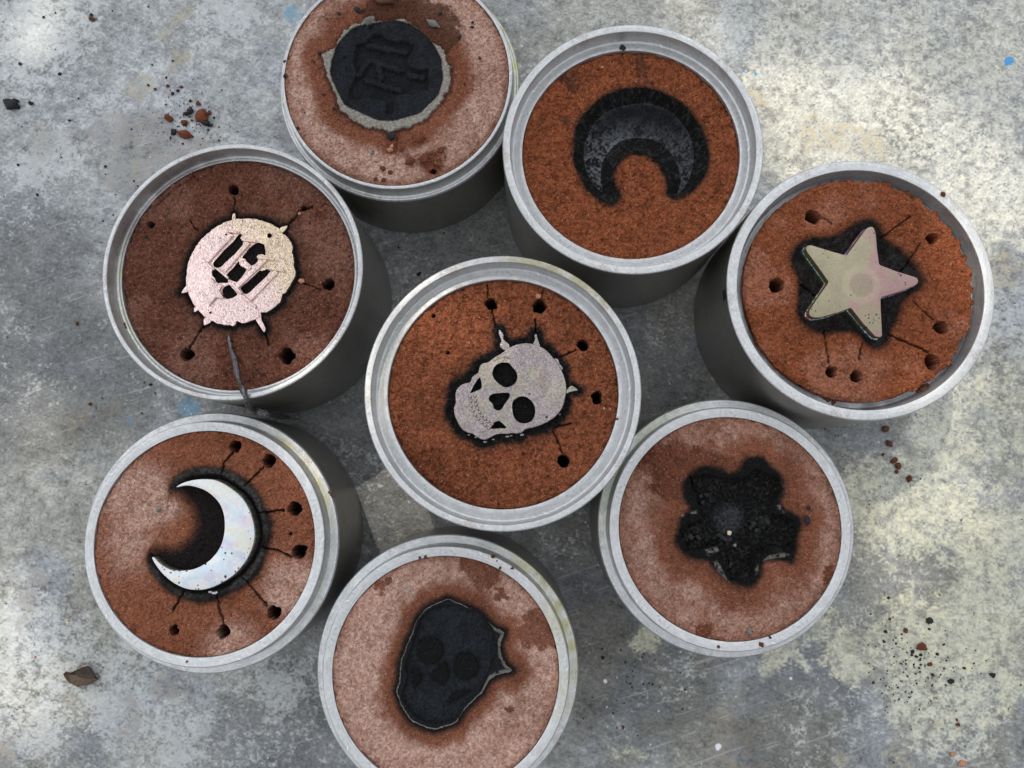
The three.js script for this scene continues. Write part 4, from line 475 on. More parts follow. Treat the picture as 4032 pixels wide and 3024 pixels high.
{ // star
  const t = thing('cast_star', 'five pointed star casting with dull gold and pink sheen', 'star', ...base('D'));
  const [cx, cz] = [[-1.1,-0.4]][0];
  const pits = [[13.6,-4,0.5],[12.8,-4.6,0.3],[-5.2,3.5,0.3],[-13.3,5.7,0.3],[-18.4,9.4,0.3],[-19.8,8.8,0.3],[15.2,-0.4,0.4],[15.1,-1.2,0.2],[14.9,-1,0.2],[-12.8,-10.9,0.3],[-13.9,-13.5,0.2],[-6.4,-10.9,0.2],[-14.8,-12.4,0.2],[-15.8,-7.4,0.2],[-11.9,-8.1,0.2],[-10.8,6.3,0.2],[2.3,7.5,0.2],[3.9,10.9,0.4],[4.8,12.1,0.3],[-0.2,11.1,0.3],[1,12.2,0.4],[1.3,13.8,0.3],[2.5,14,0.3],[3,13,0.3],[1.1,10.9,0.3],[2.7,12.5,0.2],[0.2,15.6,0.3],[-2.5,-13.7,0.2],[2.8,-17.2,0.2],[2.8,-18.3,0.2],[4.5,-20.1,0.3],[4.6,-9,0.2],[-9.3,7.8,0.2],[-14.4,5.6,0.2],[-2.8,-13.8,0.2],[-17.3,6.4,0.2]];
  const m = metal(70, (x, z, o) => { const n = fbm(x / 5, z / 5, 3, 23), k = 0.96 + 0.2 * (vn(x * 3, z * 3, 7) - 0.5) + 0.24 * (n - 0.5), p = ss(0.0, 0.6, (x - cx) / 18 + (n - 0.45) * 1.8), r = Math.hypot(x - cx, z - cz) + 0.8 * (n - 0.5), ring = ss(8, 6.6, r) * ss(4, 5.4, r) * ss(0.3, 0.55, n + 0.15 * (cx - x > 0)), disc = ss(5.2, 3.6, r); o[0] = k * mix(mix(mix(0.34, 0.345, p), 0.42, ring * 0.3), 0.27, disc * 0.6); o[1] = k * mix(mix(mix(0.30, 0.232, p), 0.385, ring * 0.3), 0.225, disc * 0.6); o[2] = k * mix(mix(mix(0.21, 0.215, p), 0.25, ring * 0.3), 0.17, disc * 0.6); }, 0.5, 0.00002, pits);
  mesh('star_face', mm(plate(star, 0.6, 4.5, 0.22, [], 70)), m, t);
  const grow = star.map(p => { const l = Math.hypot(p[0] - cx, p[1] - cz); return [cx + (p[0] - cx) * (1 + 0.45 / l), cz + (p[1] - cz) * (1 + 0.45 / l)]; });
  const m2 = metal(70, (x, z, o) => { const n = fbm(x / 4, z / 6, 2, 33), k = 0.7 + 0.5 * vn(x * 2, z * 2, 9); const h = (n * 1.1 + (x - z) / 60 + 1) % 1; o[0] = k * (0.42 + 0.12 * Math.cos(6.28 * h)); o[1] = k * (0.38 + 0.12 * Math.cos(6.28 * (h - 0.4))); o[2] = k * (0.42 + 0.12 * Math.cos(6.28 * (h - 0.7))); }, 0.3, 0.0009);
  mesh('flash_edge', mm(plate(smoothPoly(grow, 2, 0.15, 1.2), -1.5, 1.2, 0.35, [], 70)), m2, t, 'iridescent lower edge of the star');
}
{ // crescent
  const t = thing('cast_crescent', 'bright silvery cast crescent with pearly sheen and dark pits', 'crescent', ...base('F'));
  const pits = [[9.4,3.6,0.5],[11.9,3.7,0.5],[2.1,7.6,0.6],[9.9,12.3,0.7],[14.7,9.1,0.4],[13.5,10.4,0.4],[-7.6,14.6,0.4],[-0.4,15.5,0.4],[8.9,14.5,0.4],[-0.1,16.9,0.4],[-1.1,16.9,0.3],[-10.9,10.9,0.4],[-13.4,9.8,0.3],[-7.8,12.2,0.3],[-6.1,12.8,0.2],[4.4,10,0.3],[8.1,1.6,0.3],[18.4,2,0.3],[18.8,-1.8,0.3],[16.7,3.8,0.2],[17.8,3.3,0.2],[9,6,0.2],[11.8,13.3,0.2],[6,14.3,0.2],[-14.2,8.9,0.3],[-12.7,12.6,0.3],[-4.9,10.3,0.4],[-7.7,10.2,0.4],[-9.7,10.1,0.4],[17.8,-4.5,0.2],[8.6,14.2,0.3],[17.9,-11.4,0.3],[16.6,5.3,0.2]];
  const m = metal(70, (x, z, o) => { const a = fbm(x / 5, z / 5, 3, 43), b = fbm(x / 4 + 30, z / 4, 3, 44), k = 0.9 + 0.1 * (vn(x * 2, z * 2, 7) - 0.5), bl = 0.7 * ss(0.52, 0.68, a), pk = 0.8 * ss(0.55, 0.7, b), ye = 0.6 * ss(0.55, 0.7, 1 - a); o[0] = k * (0.66 - 0.16 * bl + 0.01 * pk); o[1] = k * (0.67 - 0.07 * bl - 0.08 * pk - 0.01 * ye); o[2] = k * (0.675 - 0.05 * pk - 0.14 * ye); }, 0.42, 0.00006, pits);
  mesh('face', mm(plate(crescent, 2.2, 3.2, 0.22, [], 70)), m, t);
  const m2 = metal(70, (x, z, o) => { const k = 0.2 + 0.25 * vn(x * 1.6, z * 1.6, 9); o[0] = k; o[1] = k * 1.02; o[2] = k * 0.9; }, 0.45, 0.0008);
  const low = smoothPoly(crescent.map(p => [p[0] + 0.12, p[1]]), 1, 0.08, 1.2);
  mesh('side_wall', mm(plate(low, -3, 2.3, 0.15, [], 70)), m2, t, 'dark rough side of the crescent');
  for (const [x, z, r] of [[4.4,18.9,1],[2.9,18.5,0.7],[5.4,18.5,0.6]]) { const g = new THREE.IcosahedronGeometry(r, 2); g.scale(1.3, 0.8, 0.8); g.translate(x, -0.6, z); mesh('flash_bead', mm(planar(g, 70)), m, t); }
}
{ // dribble of metal that ran over the rim of the left ring
  const pts = [[-2.8,23.9],[-1.5,29]].map((p, i) => [p[0], -6.4 + i * 0.6, p[1]]);
  pts.push(...[[1.1,34.6],[3.1,40.7]].map((p, i) => [p[0], -4.2 + i * 1.6, p[1]]), ...[[6.7,46.2],[8,49.7]].map(p => [p[0], 0.9, p[1]]), ...[[7.6,52.4]].map(p => [p[0], -4, p[1]]), ...[[7.3,52.6],[11.1,53.5]].map((p, i) => [p[0], -10 - 3 * i, p[1] + 0.4]), ...[[11.5,53.2],[18.1,54]].map((p, i) => [p[0], -26 - 9 * i, p[1] + 0.6]));
  const c = new THREE.CatmullRomCurve3(pts.map(p => new THREE.Vector3(...p))), S = 90, g = new THREE.TubeGeometry(c, S, 1, 10), p = g.attributes.position;
  for (let i = 0; i <= S; i++) { const u = i / S, q = c.getPointAt(u), r = (0.75 + 0.65 * vn(u * 22, 3, 4) + 0.7 * Math.exp(-(((u - 0.62) / 0.07) ** 2))) * ss(-0.05, 0.08, u) * (1 - 0.7 * ss(0.85, 1, u)); for (let k = 0; k <= 10; k++) { const j = i * 11 + k; p.setXYZ(j, q.x + (p.getX(j) - q.x) * r, q.y + (p.getY(j) - q.y) * r, q.z + (p.getZ(j) - q.z) * r); } }
  g.computeVertexNormals();
  const t = mesh('metal_dribble', mm(planar(g, 70)), metal(70, (x, z, o) => { const k = 0.1 + 0.1 * vn(x, z, 3); o[0] = k; o[1] = k * 0.93; o[2] = k * 0.96; }, 0.45, 0.0006), scene);
  t.position.set(FL.A[0] * U, FL.A[2] * U, FL.A[1] * U);
  tag(t, 'thin dark dribble of solidified metal hanging over the ring rim', 'metal dribble');
}

// ---------------------------------------------------------------- crumbs, leaf and specks
const crumbMats = { black: new THREE.MeshPhysicalMaterial({ color: lin(0.014, 0.014, 0.015), roughness: 0.9 }), red: new THREE.MeshPhysicalMaterial({ color: lin(0.19, 0.052, 0.02), roughness: 0.95, bumpMap: sandBump, bumpScale: 0.0003 }), brown: new THREE.MeshPhysicalMaterial({ color: lin(0.1, 0.042, 0.022), roughness: 0.95 }), pink: new THREE.MeshPhysicalMaterial({ color: lin(0.42, 0.2, 0.12), roughness: 0.9 }), grey: new THREE.MeshPhysicalMaterial({ color: lin(0.16, 0.155, 0.14), roughness: 0.9 }), cream: new THREE.MeshPhysicalMaterial({ color: lin(0.62, 0.5, 0.34), roughness: 0.8 }) };
const crumbGeos = [0, 1, 2, 3, 4].map(s => { const g = mergeVertices(new THREE.IcosahedronGeometry(1, 2).deleteAttribute('uv').deleteAttribute('normal')), p = g.attributes.position; for (let i = 0; i < p.count; i++) { const x = p.getX(i), y = p.getY(i), z = p.getZ(i), k = 0.45 + 0.95 * vn(x * 1.6 + s * 9, z * 1.6 + y * 1.3, 60 + s) + 0.6 * (vn(x * 4 + y * 3, z * 4, 70 + s) - 0.5); p.setXYZ(i, x * k, y * k * 0.75, z * k); } planar(g, 2); g.computeVertexNormals(); return mm(g); });
let crumbN = 0;
function crumb(name, x, z, r, mat, label, group, y = 0, stretch = 1, turn = rnd() * 6) {
  const m = mesh(name, crumbGeos[crumbN++ % 5], crumbMats[mat], scene); m.position.set(x * U, (y + r * 0.42) * U, z * U); m.scale.set(r * stretch, r * (0.8 + 0.3 * rnd()), r / Math.sqrt(stretch)); m.rotation.y = turn;
  return tag(m, label, name.includes('grain') ? 'soot grain' : 'sand crumb', group);
}
const each = (list, name, mat, label, group, own = []) => list.forEach(([x, z, r], i) => crumb(name, x, z, r, mat, own[i] ?? label, own[i] ? null : group));
// upper left of the table
{ const [a, b] = [[-246.6,-171.9,2.8],[-237.8,-172.8,1]]; crumb('soot_lump', a[0], a[1], a[2], 'black', 'largest black soot lump near the left edge of the table', null, 0, 1.25, 0.2); crumb('soot_lump', b[0], b[1], b[2], 'black', 'small black soot bit beside the large soot lump at left'); }
{ const [a, b, c, e] = [[-154.7,-165.4,2.9],[-153.1,-162.1,2.1],[-162.3,-156.3,2.2],[-168,-157.8,1.3]]; crumb('sand_clump', a[0], a[1], a[2], 'red', 'biggest red brown sand clump above the medallion ring'); crumb('soot_lump', b[0], b[1], b[2], 'black', 'black soot lump touching the biggest red sand clump'); crumb('sand_clump', c[0], c[1], c[2], 'red', 'long narrow red sand clump just above the medallion ring', null, 0, 1.9, -0.25); crumb('soot_lump', e[0], e[1], e[2], 'black', 'black bit at the tip of the long red sand clump'); }
each([[-170.8,-164.7,1.8],[-163,-162.4,1.3],[-172.3,-180.8,1],[-165.6,-180.4,0.7],[-156.9,-171.9,1],[-169.6,-155.3,0.5],[-163.6,-152.2,0.5],[-146.3,-153.6,0.6],[-159.8,-163.7,0.5],[-178.2,-179.5,0.6],[-160.8,-170.2,0.6],[-151.5,-167.3,0.9]], 'sand_crumb', 'red', 'small red sand crumb scattered on the table above the medallion ring', 'red crumbs above the medallion ring', ['round red crumb left of the biggest clump above the medallion ring', 'red crumb between the biggest clump and the long clump', 'uppermost larger red crumb above the medallion ring', 'upper right red crumb of the scatter above the medallion ring', 'dark red crumb just above the biggest clump']);
each([[-160.7,-167.7,1.9],[-167.3,-178.5,0.7],[-169.6,-177,0.7],[-173.2,-185.3,0.5],[-161,-173.4,0.6],[-181.7,-181.5,0.7],[-162.5,-167,1],[-150.5,-161.2,0.9],[-172.7,-171.8,0.4],[-149.2,-165,0.5],[-151.8,-158.9,0.7]], 'soot_grain', 'black', 'black soot grain among the red crumbs above the medallion ring', 'soot among the red crumbs above the medallion ring', ['biggest soot grain left of the biggest red clump']);
each([[-224.9,-187.4,0.8],[-244.5,-192.8,0.7],[-218.7,-164.2,0.6],[-199.9,-141.3,0.6],[-241.8,-142.4,0.7],[-231.6,-127.7,0.6],[-215,-175.2,0.4],[-199.4,-114.8,0.4],[-234.8,-216.6,0.6],[-229.1,-218.7,0.5],[-201.4,-219.6,0.4],[-183.9,-221.4,0.4],[-170.5,-193.7,0.5],[-180.4,-191.8,0.4],[-199.7,-137.4,0.4],[-194.8,-117.6,0.4],[-228,-200.1,0.3]], 'soot_grain', 'black', 'lone black soot grain on the grey upper left of the table', 'lone soot grains at the upper left');
{ const [a, b] = [[-211,-215.2,1.3],[-211.5,-217.4,0.7]]; crumb('sand_crumb', a[0], a[1], a[2], 'brown', 'brown and tan crumb alone near the top left of the table'); crumb('soot_grain', b[0], b[1], b[2], 'black', 'black grain just above the lone tan crumb'); }
// right of the star mould
{ const l = [[158.3,-18,1.8],[159.4,-11.4,1.4],[156.6,-6.5,0.6],[161.3,-3.9,1.3],[162.8,-1.5,1.3],[162.1,1,1],[167.3,3.9,1.3]], names = ['largest dark red sand crumb just below the star ring', 'second dark red crumb in the trail below the star ring', 'tiniest red crumb of the trail below the star ring', 'upper bead of the curved red crumb right of the star mold', 'middle bead of the curved red crumb right of the star mold', 'lower bead of the curved red crumb right of the star mold', 'last red crumb of the trail, next to the cream paint']; l.forEach((c, i) => crumb('sand_crumb', c[0], c[1], c[2], i < 2 ? 'brown' : 'red', names[i])); }
// lower right scatter
{ const [a, b, c] = [[168.5,75.7,1.7],[171.9,83,0.9],[162.4,69,0.9]]; crumb('sand_clump', a[0], a[1], a[2], 'red', 'largest red sand clump amid black specks at lower right'); crumb('sand_crumb', b[0], b[1], b[2], 'red', 'red crumb just below the largest clump at lower right'); crumb('sand_crumb', c[0], c[1], c[2], 'red', 'red crumb above the black specks on cream paint'); }
{ const [a, b] = [[179.2,119.9,1.2],[183.2,123.5,1.3]]; crumb('sand_crumb', a[0], a[1], a[2], 'pink', 'upper pale pink crumb near the bottom right corner'); crumb('sand_crumb', b[0], b[1], b[2], 'pink', 'lower pale pink crumb at the bottom edge', null, 0, 1.4, 0.5); }
each([[182.2,107.7,0.8],[182,105.9,0.5]], 'sand_crumb', 'red', 'red crumb standing alone on gray metal at lower right', 'pair of red crumbs on grey metal at lower right');
each([[156,64.3,0.5],[199.3,48.6,0.3],[196,81.3,0.3],[204,101.1,0.3],[209.9,91.3,0.4]], 'sand_crumb', 'red', 'tiny red crumb spread over the cream paint at lower right', 'tiny red crumbs on the cream paint');
each([[172.7,64.8,1.3],[153.7,69.5,0.9],[155.8,55.4,0.6],[153,73.7,0.6],[178.3,74.8,0.5],[175.4,78.8,0.6],[172.9,87.4,0.8],[180.6,89.9,1.1],[198,87.2,1],[166.4,79.9,0.6],[168.3,79.2,0.6],[167.9,81.2,0.6],[164.9,77.8,0.8],[164.5,79.3,0.5],[172.6,68.4,0.5],[157.9,92.8,0.4],[160.6,86.5,0.4],[165.7,87,0.4],[172.7,91.5,0.3],[162.5,96.9,0.4],[163.7,94.7,0.4],[152.9,92.1,0.4],[147.6,90.8,0.5],[167.3,84.6,0.4],[165.1,83.3,0.4],[158.1,74.6,0.4],[158.2,72.1,0.4],[160.7,70.7,0.4],[146.2,75.1,0.3],[177.9,84.8,0.4],[155.9,95.7,0.3],[153.1,103.1,0.3],[147.9,62.2,0.4],[178,54,0.3],[186.4,84.5,0.6],[169.9,83.8,0.3],[167.6,86.2,0.4]], 'soot_grain', 'black', 'black soot grain scattered over cream paint at lower right', 'soot grains at the lower right', ['largest black grain at the upper right of the speck scatter', 'black grain at the upper left of the speck scatter', 'lone black grain nearest the star mold ring at lower right', , , , 'black grain below the two larger red crumbs at lower right', 'big black grain at the lower right end of the speck scatter', 'black grain farthest right on the cream paint', , , , 'black grain touching the underside of the largest red clump at lower right']);
each([[32,81.5,0.7],[63.5,116.9,0.2],[46.7,113.7,0.3],[37.7,110.5,0.3],[23.4,106.8,0.4],[37.8,77.8,0.2]], 'soot_grain', 'black', 'black soot grain on grey metal between the two lower molds', 'soot grains between the lower molds', ['largest black grain between the skull mold and star mold rings']);
{ const [a] = [[40.4,110.3,0.6]]; crumb('sand_crumb', a[0], a[1], a[2], 'red', 'lone red crumb on grey metal right of the skull mold'); }
each([[-208.5,-66,0.8],[-199.9,-28.8,0.7],[-175.9,-24.6,0.5],[-208,-10.4,0.3]], 'sand_crumb', 'red', 'small red crumb on the bare grey table at left', 'red crumbs at the left of the table', ['red crumb on bare metal left of the medallion ring', 'red crumb on bare metal above the crescent ring']);
each([[-172.7,-37.6,0.6],[-170.4,-33.8,0.4],[-175.6,-38.6,0.3]], 'soot_grain', 'black', 'black grain beside the lower left wall of the medallion ring', 'grains left of the medallion ring');
{ const [a, b] = [[-204,67,0.9],[-217.5,82.9,0.5]]; crumb('pebble', a[0], a[1], a[2], 'cream', 'small cream pebble left of the crescent ring'); crumb('sand_crumb', b[0], b[1], b[2], 'pink', 'tiny orange crumb on white residue at left'); }
{ const [a, b, c, e] = [[-35.1,-114.4,1.5],[-50.5,-88.9,0.9],[-39.3,-108.3,0.5],[-60.3,-101.6,0.5]]; crumb('sand_clump', a[0], a[1], a[2], 'red', 'red sand clump on the table against the short ring', null, 0, 1.3, 0.3); crumb('soot_lump', b[0], b[1], b[2], 'black', 'black lump on the table above the skull ring'); crumb('sand_crumb', c[0], c[1], c[2], 'brown', 'small brown crumb on the shaded table between three rings'); crumb('soot_grain', e[0], e[1], e[2], 'black', 'small black grain in the shade beside the medallion ring'); }
// on the sand and the rims
{ const y = FL.B[2], X = FL.B[0], Z = FL.B[1];
  const l = [[6.3,36.3,1.9],[18.8,31.3,1.4],[-4.7,38.8,1.1],[-1.6,40.5,0.9],[-4.1,43.6,1.2],[10.7,26.5,1.9],[11.9,35.1,1.9],[20.4,34.2,0.6],[2.8,30.9,0.8],[-7.5,43.4,1],[-1.8,31.1,1.1],[-1.2,29.6,0.8]];
  l.forEach((c, i) => crumb('sand_clump', X + c[0], Z + c[1], c[2] * 0.9, i > 9 ? 'pink' : 'red', i === 0 ? 'largest loose sand clump on the pale round mold' : i === 5 ? 'broken sand lump just below the ash crust of the round mold' : i === 6 ? 'loose clump beside the gouge in the pale round mold' : 'loose sand clump on the lower part of the pale round mold', i === 0 || i === 5 || i === 6 ? null : 'loose clumps on the pale round mold', y));
  const k = [[-16.5,-29,1.2],[-24.2,-27.5,0.6],[17.8,-27,0.8],[30.9,-23,0.5],[34,-7.5,0.5],[25.6,-16.7,0.9],[-29.3,7.5,0.5],[-25.1,13.6,0.7],[-31.6,-10.4,0.7],[-45.5,-0.7,0.7],[-46,-7,0.5],[-39.5,21.6,0.5],[-37.1,15,0.3],[30.8,-20.9,0.6],[29.2,14.3,0.3],[27.8,3.3,0.4],[-33.8,-6.6,0.4],[-29.1,-25.5,0.3],[-14.3,-28.8,0.5],[22,-30.2,0.3],[35.4,-23.9,0.3]]; for (const c of k) crumb('soot_grain', X + c[0], Z + c[1], c[2], 'black', 'dark grain lying on the pale sand of the round mold', 'dark grains on the pale round mold', y);
  const [a, b, e, f] = [[-1.5,25.5,1.4],[-9.3,31.9,0.8],[14.9,-22.3,1.2],[-5.6,-32.7,3.5]]; crumb('soot_lump', X + a[0], Z + a[1], a[2], 'black', 'black soot lump at the lower end of the ash crust', null, y); crumb('ash_chip', X + b[0], Z + b[1], b[2], 'grey', 'small grey chip on the pale sand under the ash crust', null, y, 1.6, 1.4); crumb('ash_chip', X + e[0], Z + e[1], e[2] * 1.3, 'grey', 'grey ash flake at the upper right of the round mold', null, y, 2, -0.5); crumb('soot_lump', X + f[0], Z + f[1], f[2] * 0.6, 'brown', 'dark clump cut by the top edge of the photo', null, y, 2, 0.05);
  const [g] = [[-11.3,-24.1,2]]; crumb('ash_chip', X + g[0], Z + g[1], g[2] * 0.8, 'grey', 'largest grey ash chip standing at the top of the round mold', null, y, 1.2, 0.3); }
{ const y = FL.C[2] - 6.2, X = FL.C[0], Z = FL.C[1], [a, b] = [[-2.5,-43.5,1.1],[-10.8,-35.7,1]]; crumb('soot_grain', X + a[0], Z + a[1], a[2], 'black', 'black grain on the inner step of the crescent mold ring', null, y); crumb('sand_grain', X + b[0], Z + b[1], b[2] * 0.7, 'pink', 'pale grain in the orange sand above the crescent mold', null, y - 0.3); }
{ const y = FL.D[2], X = FL.D[0], Z = FL.D[1], l = [[32.7,-36.3,0.9],[-8.9,-42.7,0.7],[-40.6,-21.2,0.8]]; crumb('sand_crumb', X + l[0][0], Z + l[0][1], l[0][2], 'red', 'red crumb on the upper right rim of the star ring', null, y);
  const k = [[-6.1,-45.2,0.7],[-9.4,-44.7,0.5],[-13.5,-43.8,0.4],[-11.1,41.4,1.4],[-9.2,42,1.2],[-13,40.8,0.9],[35.3,28.8,1.2],[24.5,37.1,1.4],[22.6,38.1,1],[26.5,36.1,0.9],[-16.2,-43.4,0.4]]; for (const c of k) crumb('sand_crumb', X + c[0], Z + c[1], c[2], 'brown', 'dark crumb fallen between the star sand cake and its ring', 'crumbs inside the star ring', y - 7.4); }
{ const y = FL.H[2], X = FL.H[0], Z = FL.H[1], [a, b, c, e, f, g] = [[29.4,-3,1.4],[30.1,-7.7,0.7],[-5.5,44.3,0.7],[10.6,43.3,0.9],[6.2,38.4,1.1],[13.9,40.6,0.5]]; crumb('soot_lump', X + a[0], Z + a[1], a[2], 'black', 'black soot lump right of the broken star mold', null, y); crumb('soot_grain', X + b[0], Z + b[1], b[2], 'black', 'black grain above the soot lump beside the star mold', null, y); crumb('sand_crumb', X + c[0], Z + c[1], c[2], 'red', 'left one of two red crumbs on the lower lip of the star mold ring', null, y); crumb('sand_crumb', X + e[0], Z + e[1], e[2], 'red', 'right one of two red crumbs on the lower lip of the star mold ring', null, y); crumb('ash_chip', X + f[0], Z + f[1], f[2] * 0.8, 'grey', 'grey chip on pinkish sand below the star mold', null, y, 1.5, -1); crumb('soot_grain', X + g[0], Z + g[1], g[2], 'black', 'black grain on the lower lip of the star mold ring', null, y);
  const [p, q] = [[0.3,2.2,0.9],[2.3,6.9,1.1]]; crumb('pebble', X + p[0], Z + p[1], p[2] * 0.9, 'cream', 'cream pebble in the black star mold', null, y - 2.6); crumb('ash_chip', X + q[0], Z + q[1], q[2] * 0.7, 'grey', 'brownish grey chip below the pebble in the star mold', null, y - 2.6);
  const k = [[-2.5,3.8,0.8],[-3.8,3,0.7],[-1.2,4.5,0.9],[0.5,4.5,0.7],[12.6,-3.5,0.9],[15,-2.2,1.1],[9.7,-1.2,0.9],[8.6,0.2,0.7],[10.9,1.1,0.7],[-10.4,-11.7,0.9],[-8.1,-12.4,0.7],[-9.5,-9.4,0.7],[-11.5,3.9,0.9],[-14.5,3.6,0.9],[13.6,0.1,0.6],[11.1,-3.2,0.5],[-2.7,13.4,0.8],[0.5,14.3,0.7]]; for (const c of k) crumb('soot_lump', X + c[0], Z + c[1], c[2] * 1.1, 'black', 'black charred lump lying in the broken star mold', 'charred lumps in the star mold', y - 2.8); }
{ const y = FL.G[2], X = FL.G[0], Z = FL.G[1], l = [[17.6,-42.4,0.7],[-10.3,-41.8,0.6],[20.3,-38,0.5],[24.9,-38,0.5],[19.1,-40.7,0.3],[-8.1,-42.1,0.5]]; for (const c of l) crumb('sand_crumb', X + c[0], Z + c[1], c[2], 'red', 'red crumb on the upper lip of the skull mold ring', 'red crumbs on the skull mold lip', y); }
{ const y = FL.F[2], X = FL.F[0], Z = FL.F[1], [a, b] = [[-4.3,43.8,0.5],[-18.3,-12.2,1]]; crumb('sand_crumb', X + a[0], Z + a[1], a[2], 'red', 'tiny red crumb on the lower lip of the crescent ring', null, y); crumb('pebble', X + b[0], Z + b[1], b[2] * 0.8, 'grey', 'small gray pebble in the sand left of the crescent', null, y - 0.6);
  const k = [[46.2,-19,0.7],[46.5,-18,0.5],[47.2,-17.2,0.5]]; for (const c of k) crumb('sand_crumb', X + c[0], Z + c[1], c[2], 'brown', 'dark red crumb on the right shoulder of the crescent ring', 'crumbs on the crescent ring shoulder', y - 6.5); }
{ const y = FL.A[2] - 6.7, X = FL.A[0], Z = FL.A[1], [a, b, c, e] = [[23.3,-24.1,0.8],[24.7,2.9,1],[-15.7,17.2,0.6],[-36.7,-14.8,0.7]]; crumb('metal_bead', X + a[0], Z + a[1], a[2], 'pink', 'pale bead in the crack at upper right of the medallion', null, y); crumb('metal_bead', X + b[0], Z + b[1], b[2], 'pink', 'pale bead right of the medallion', null, y); crumb('sand_crumb', X + c[0], Z + c[1], c[2], 'red', 'red crumb on the black rim at lower left of the medallion', null, y); crumb('soot_grain', X + e[0], Z + e[1], e[2], 'black', 'black grain in the sand left of the medallion', null, y);
  const k = [[-43.5,20,0.8],[-43,21.4,1],[-40.7,26.6,0.7],[-0.4,-48.5,0.6],[1.7,-48.7,0.4]]; for (const q of k) crumb('sand_crumb', X + q[0], Z + q[1], q[2], 'brown', 'dark sand crumb stuck on the inner step of the medallion ring', 'crumbs on the medallion ring step', FL.A[2] - 6.2); }
{ const y = FL.E[2] - 6.4, X = FL.E[0], Z = FL.E[1], [a, b, c] = [[13.1,-36.1,1.1],[41.9,9.7,0.8],[37.1,5.7,0.5]]; crumb('sand_grain', X + a[0], Z + a[1], a[2] * 0.8, 'pink', 'pale grain near the upper vent hole of the skull ring', null, y); crumb('sand_crumb', X + b[0], Z + b[1], b[2], 'red', 'red crumb on the right inner step of the skull ring', null, y); crumb('sand_grain', X + c[0], Z + c[1], c[2], 'pink', 'pale grain right of the skull casting', null, y - 0.3); }
{ // specks nobody could count
  const list = []; const add = (c, n, sx, sz, r) => { for (let i = 0; i < n; i++) { const a = Math.sqrt(-2 * Math.log(1 - rnd() * 0.97)), b = rnd() * 6.283; list.push([c[0] + a * Math.cos(b) * sx, c[1] + a * Math.sin(b) * sz, r * (0.5 + rnd())]); } };
  const [p, q, s, w] = [[164.2,86.8],[42.5,92],[-158.1,-164.3],[-9.6,-69.7]]; add(p, 100, 13, 9, 0.26); add(q, 34, 12, 8, 0.28); add(s, 34, 9, 5, 0.24); add([-190, -140], 40, 60, 50, 0.25); add([190, 40], 50, 40, 50, 0.22); add([-215, 60], 30, 20, 60, 0.2);
  const g = mergeGeometries(list.map(([x, z, r], i) => crumbGeos[i % 5].clone().scale(r, r, r).translate(x * U, r * 0.4 * U, z * U)));
  const red = []; const add2 = (c, n, sx, sz, r) => { const k = list.length; add(c, n, sx, sz, r); red.push(...list.splice(k)); };
  add2(s, 90, 14, 9, 0.22); add2([FL.D[0] + 8, FL.D[1] + 62], 40, 12, 14, 0.22); add2(p, 40, 16, 12, 0.22); add2([-60, 30], 40, 30, 20, 0.2); add2([40, -60], 40, 25, 18, 0.2); add2([-190, 0], 30, 30, 60, 0.18);
  for (const id in FL) for (let i = 0; i < 26; i++) { const a = rnd() * 6.283, q = 50.6 + 5 * rnd() * rnd(); (i % 3 ? red : list).push([FL[id][0] + q * Math.cos(a), FL[id][1] + q * Math.sin(a), 0.15 + 0.3 * rnd() * rnd()]); }
  tag(mesh('sand_specks', mergeGeometries(red.map(([x, z, r], i) => crumbGeos[i % 5].clone().scale(r, r, r).translate(x * U, r * 0.4 * U, z * U))), crumbMats.red, scene), 'fine red sand dust strewn over the table', 'sand specks', null, 'stuff');
  tag(mesh('soot_specks', g, crumbMats.black, scene), 'fine black soot specks strewn over the table', 'soot specks', null, 'stuff');
}
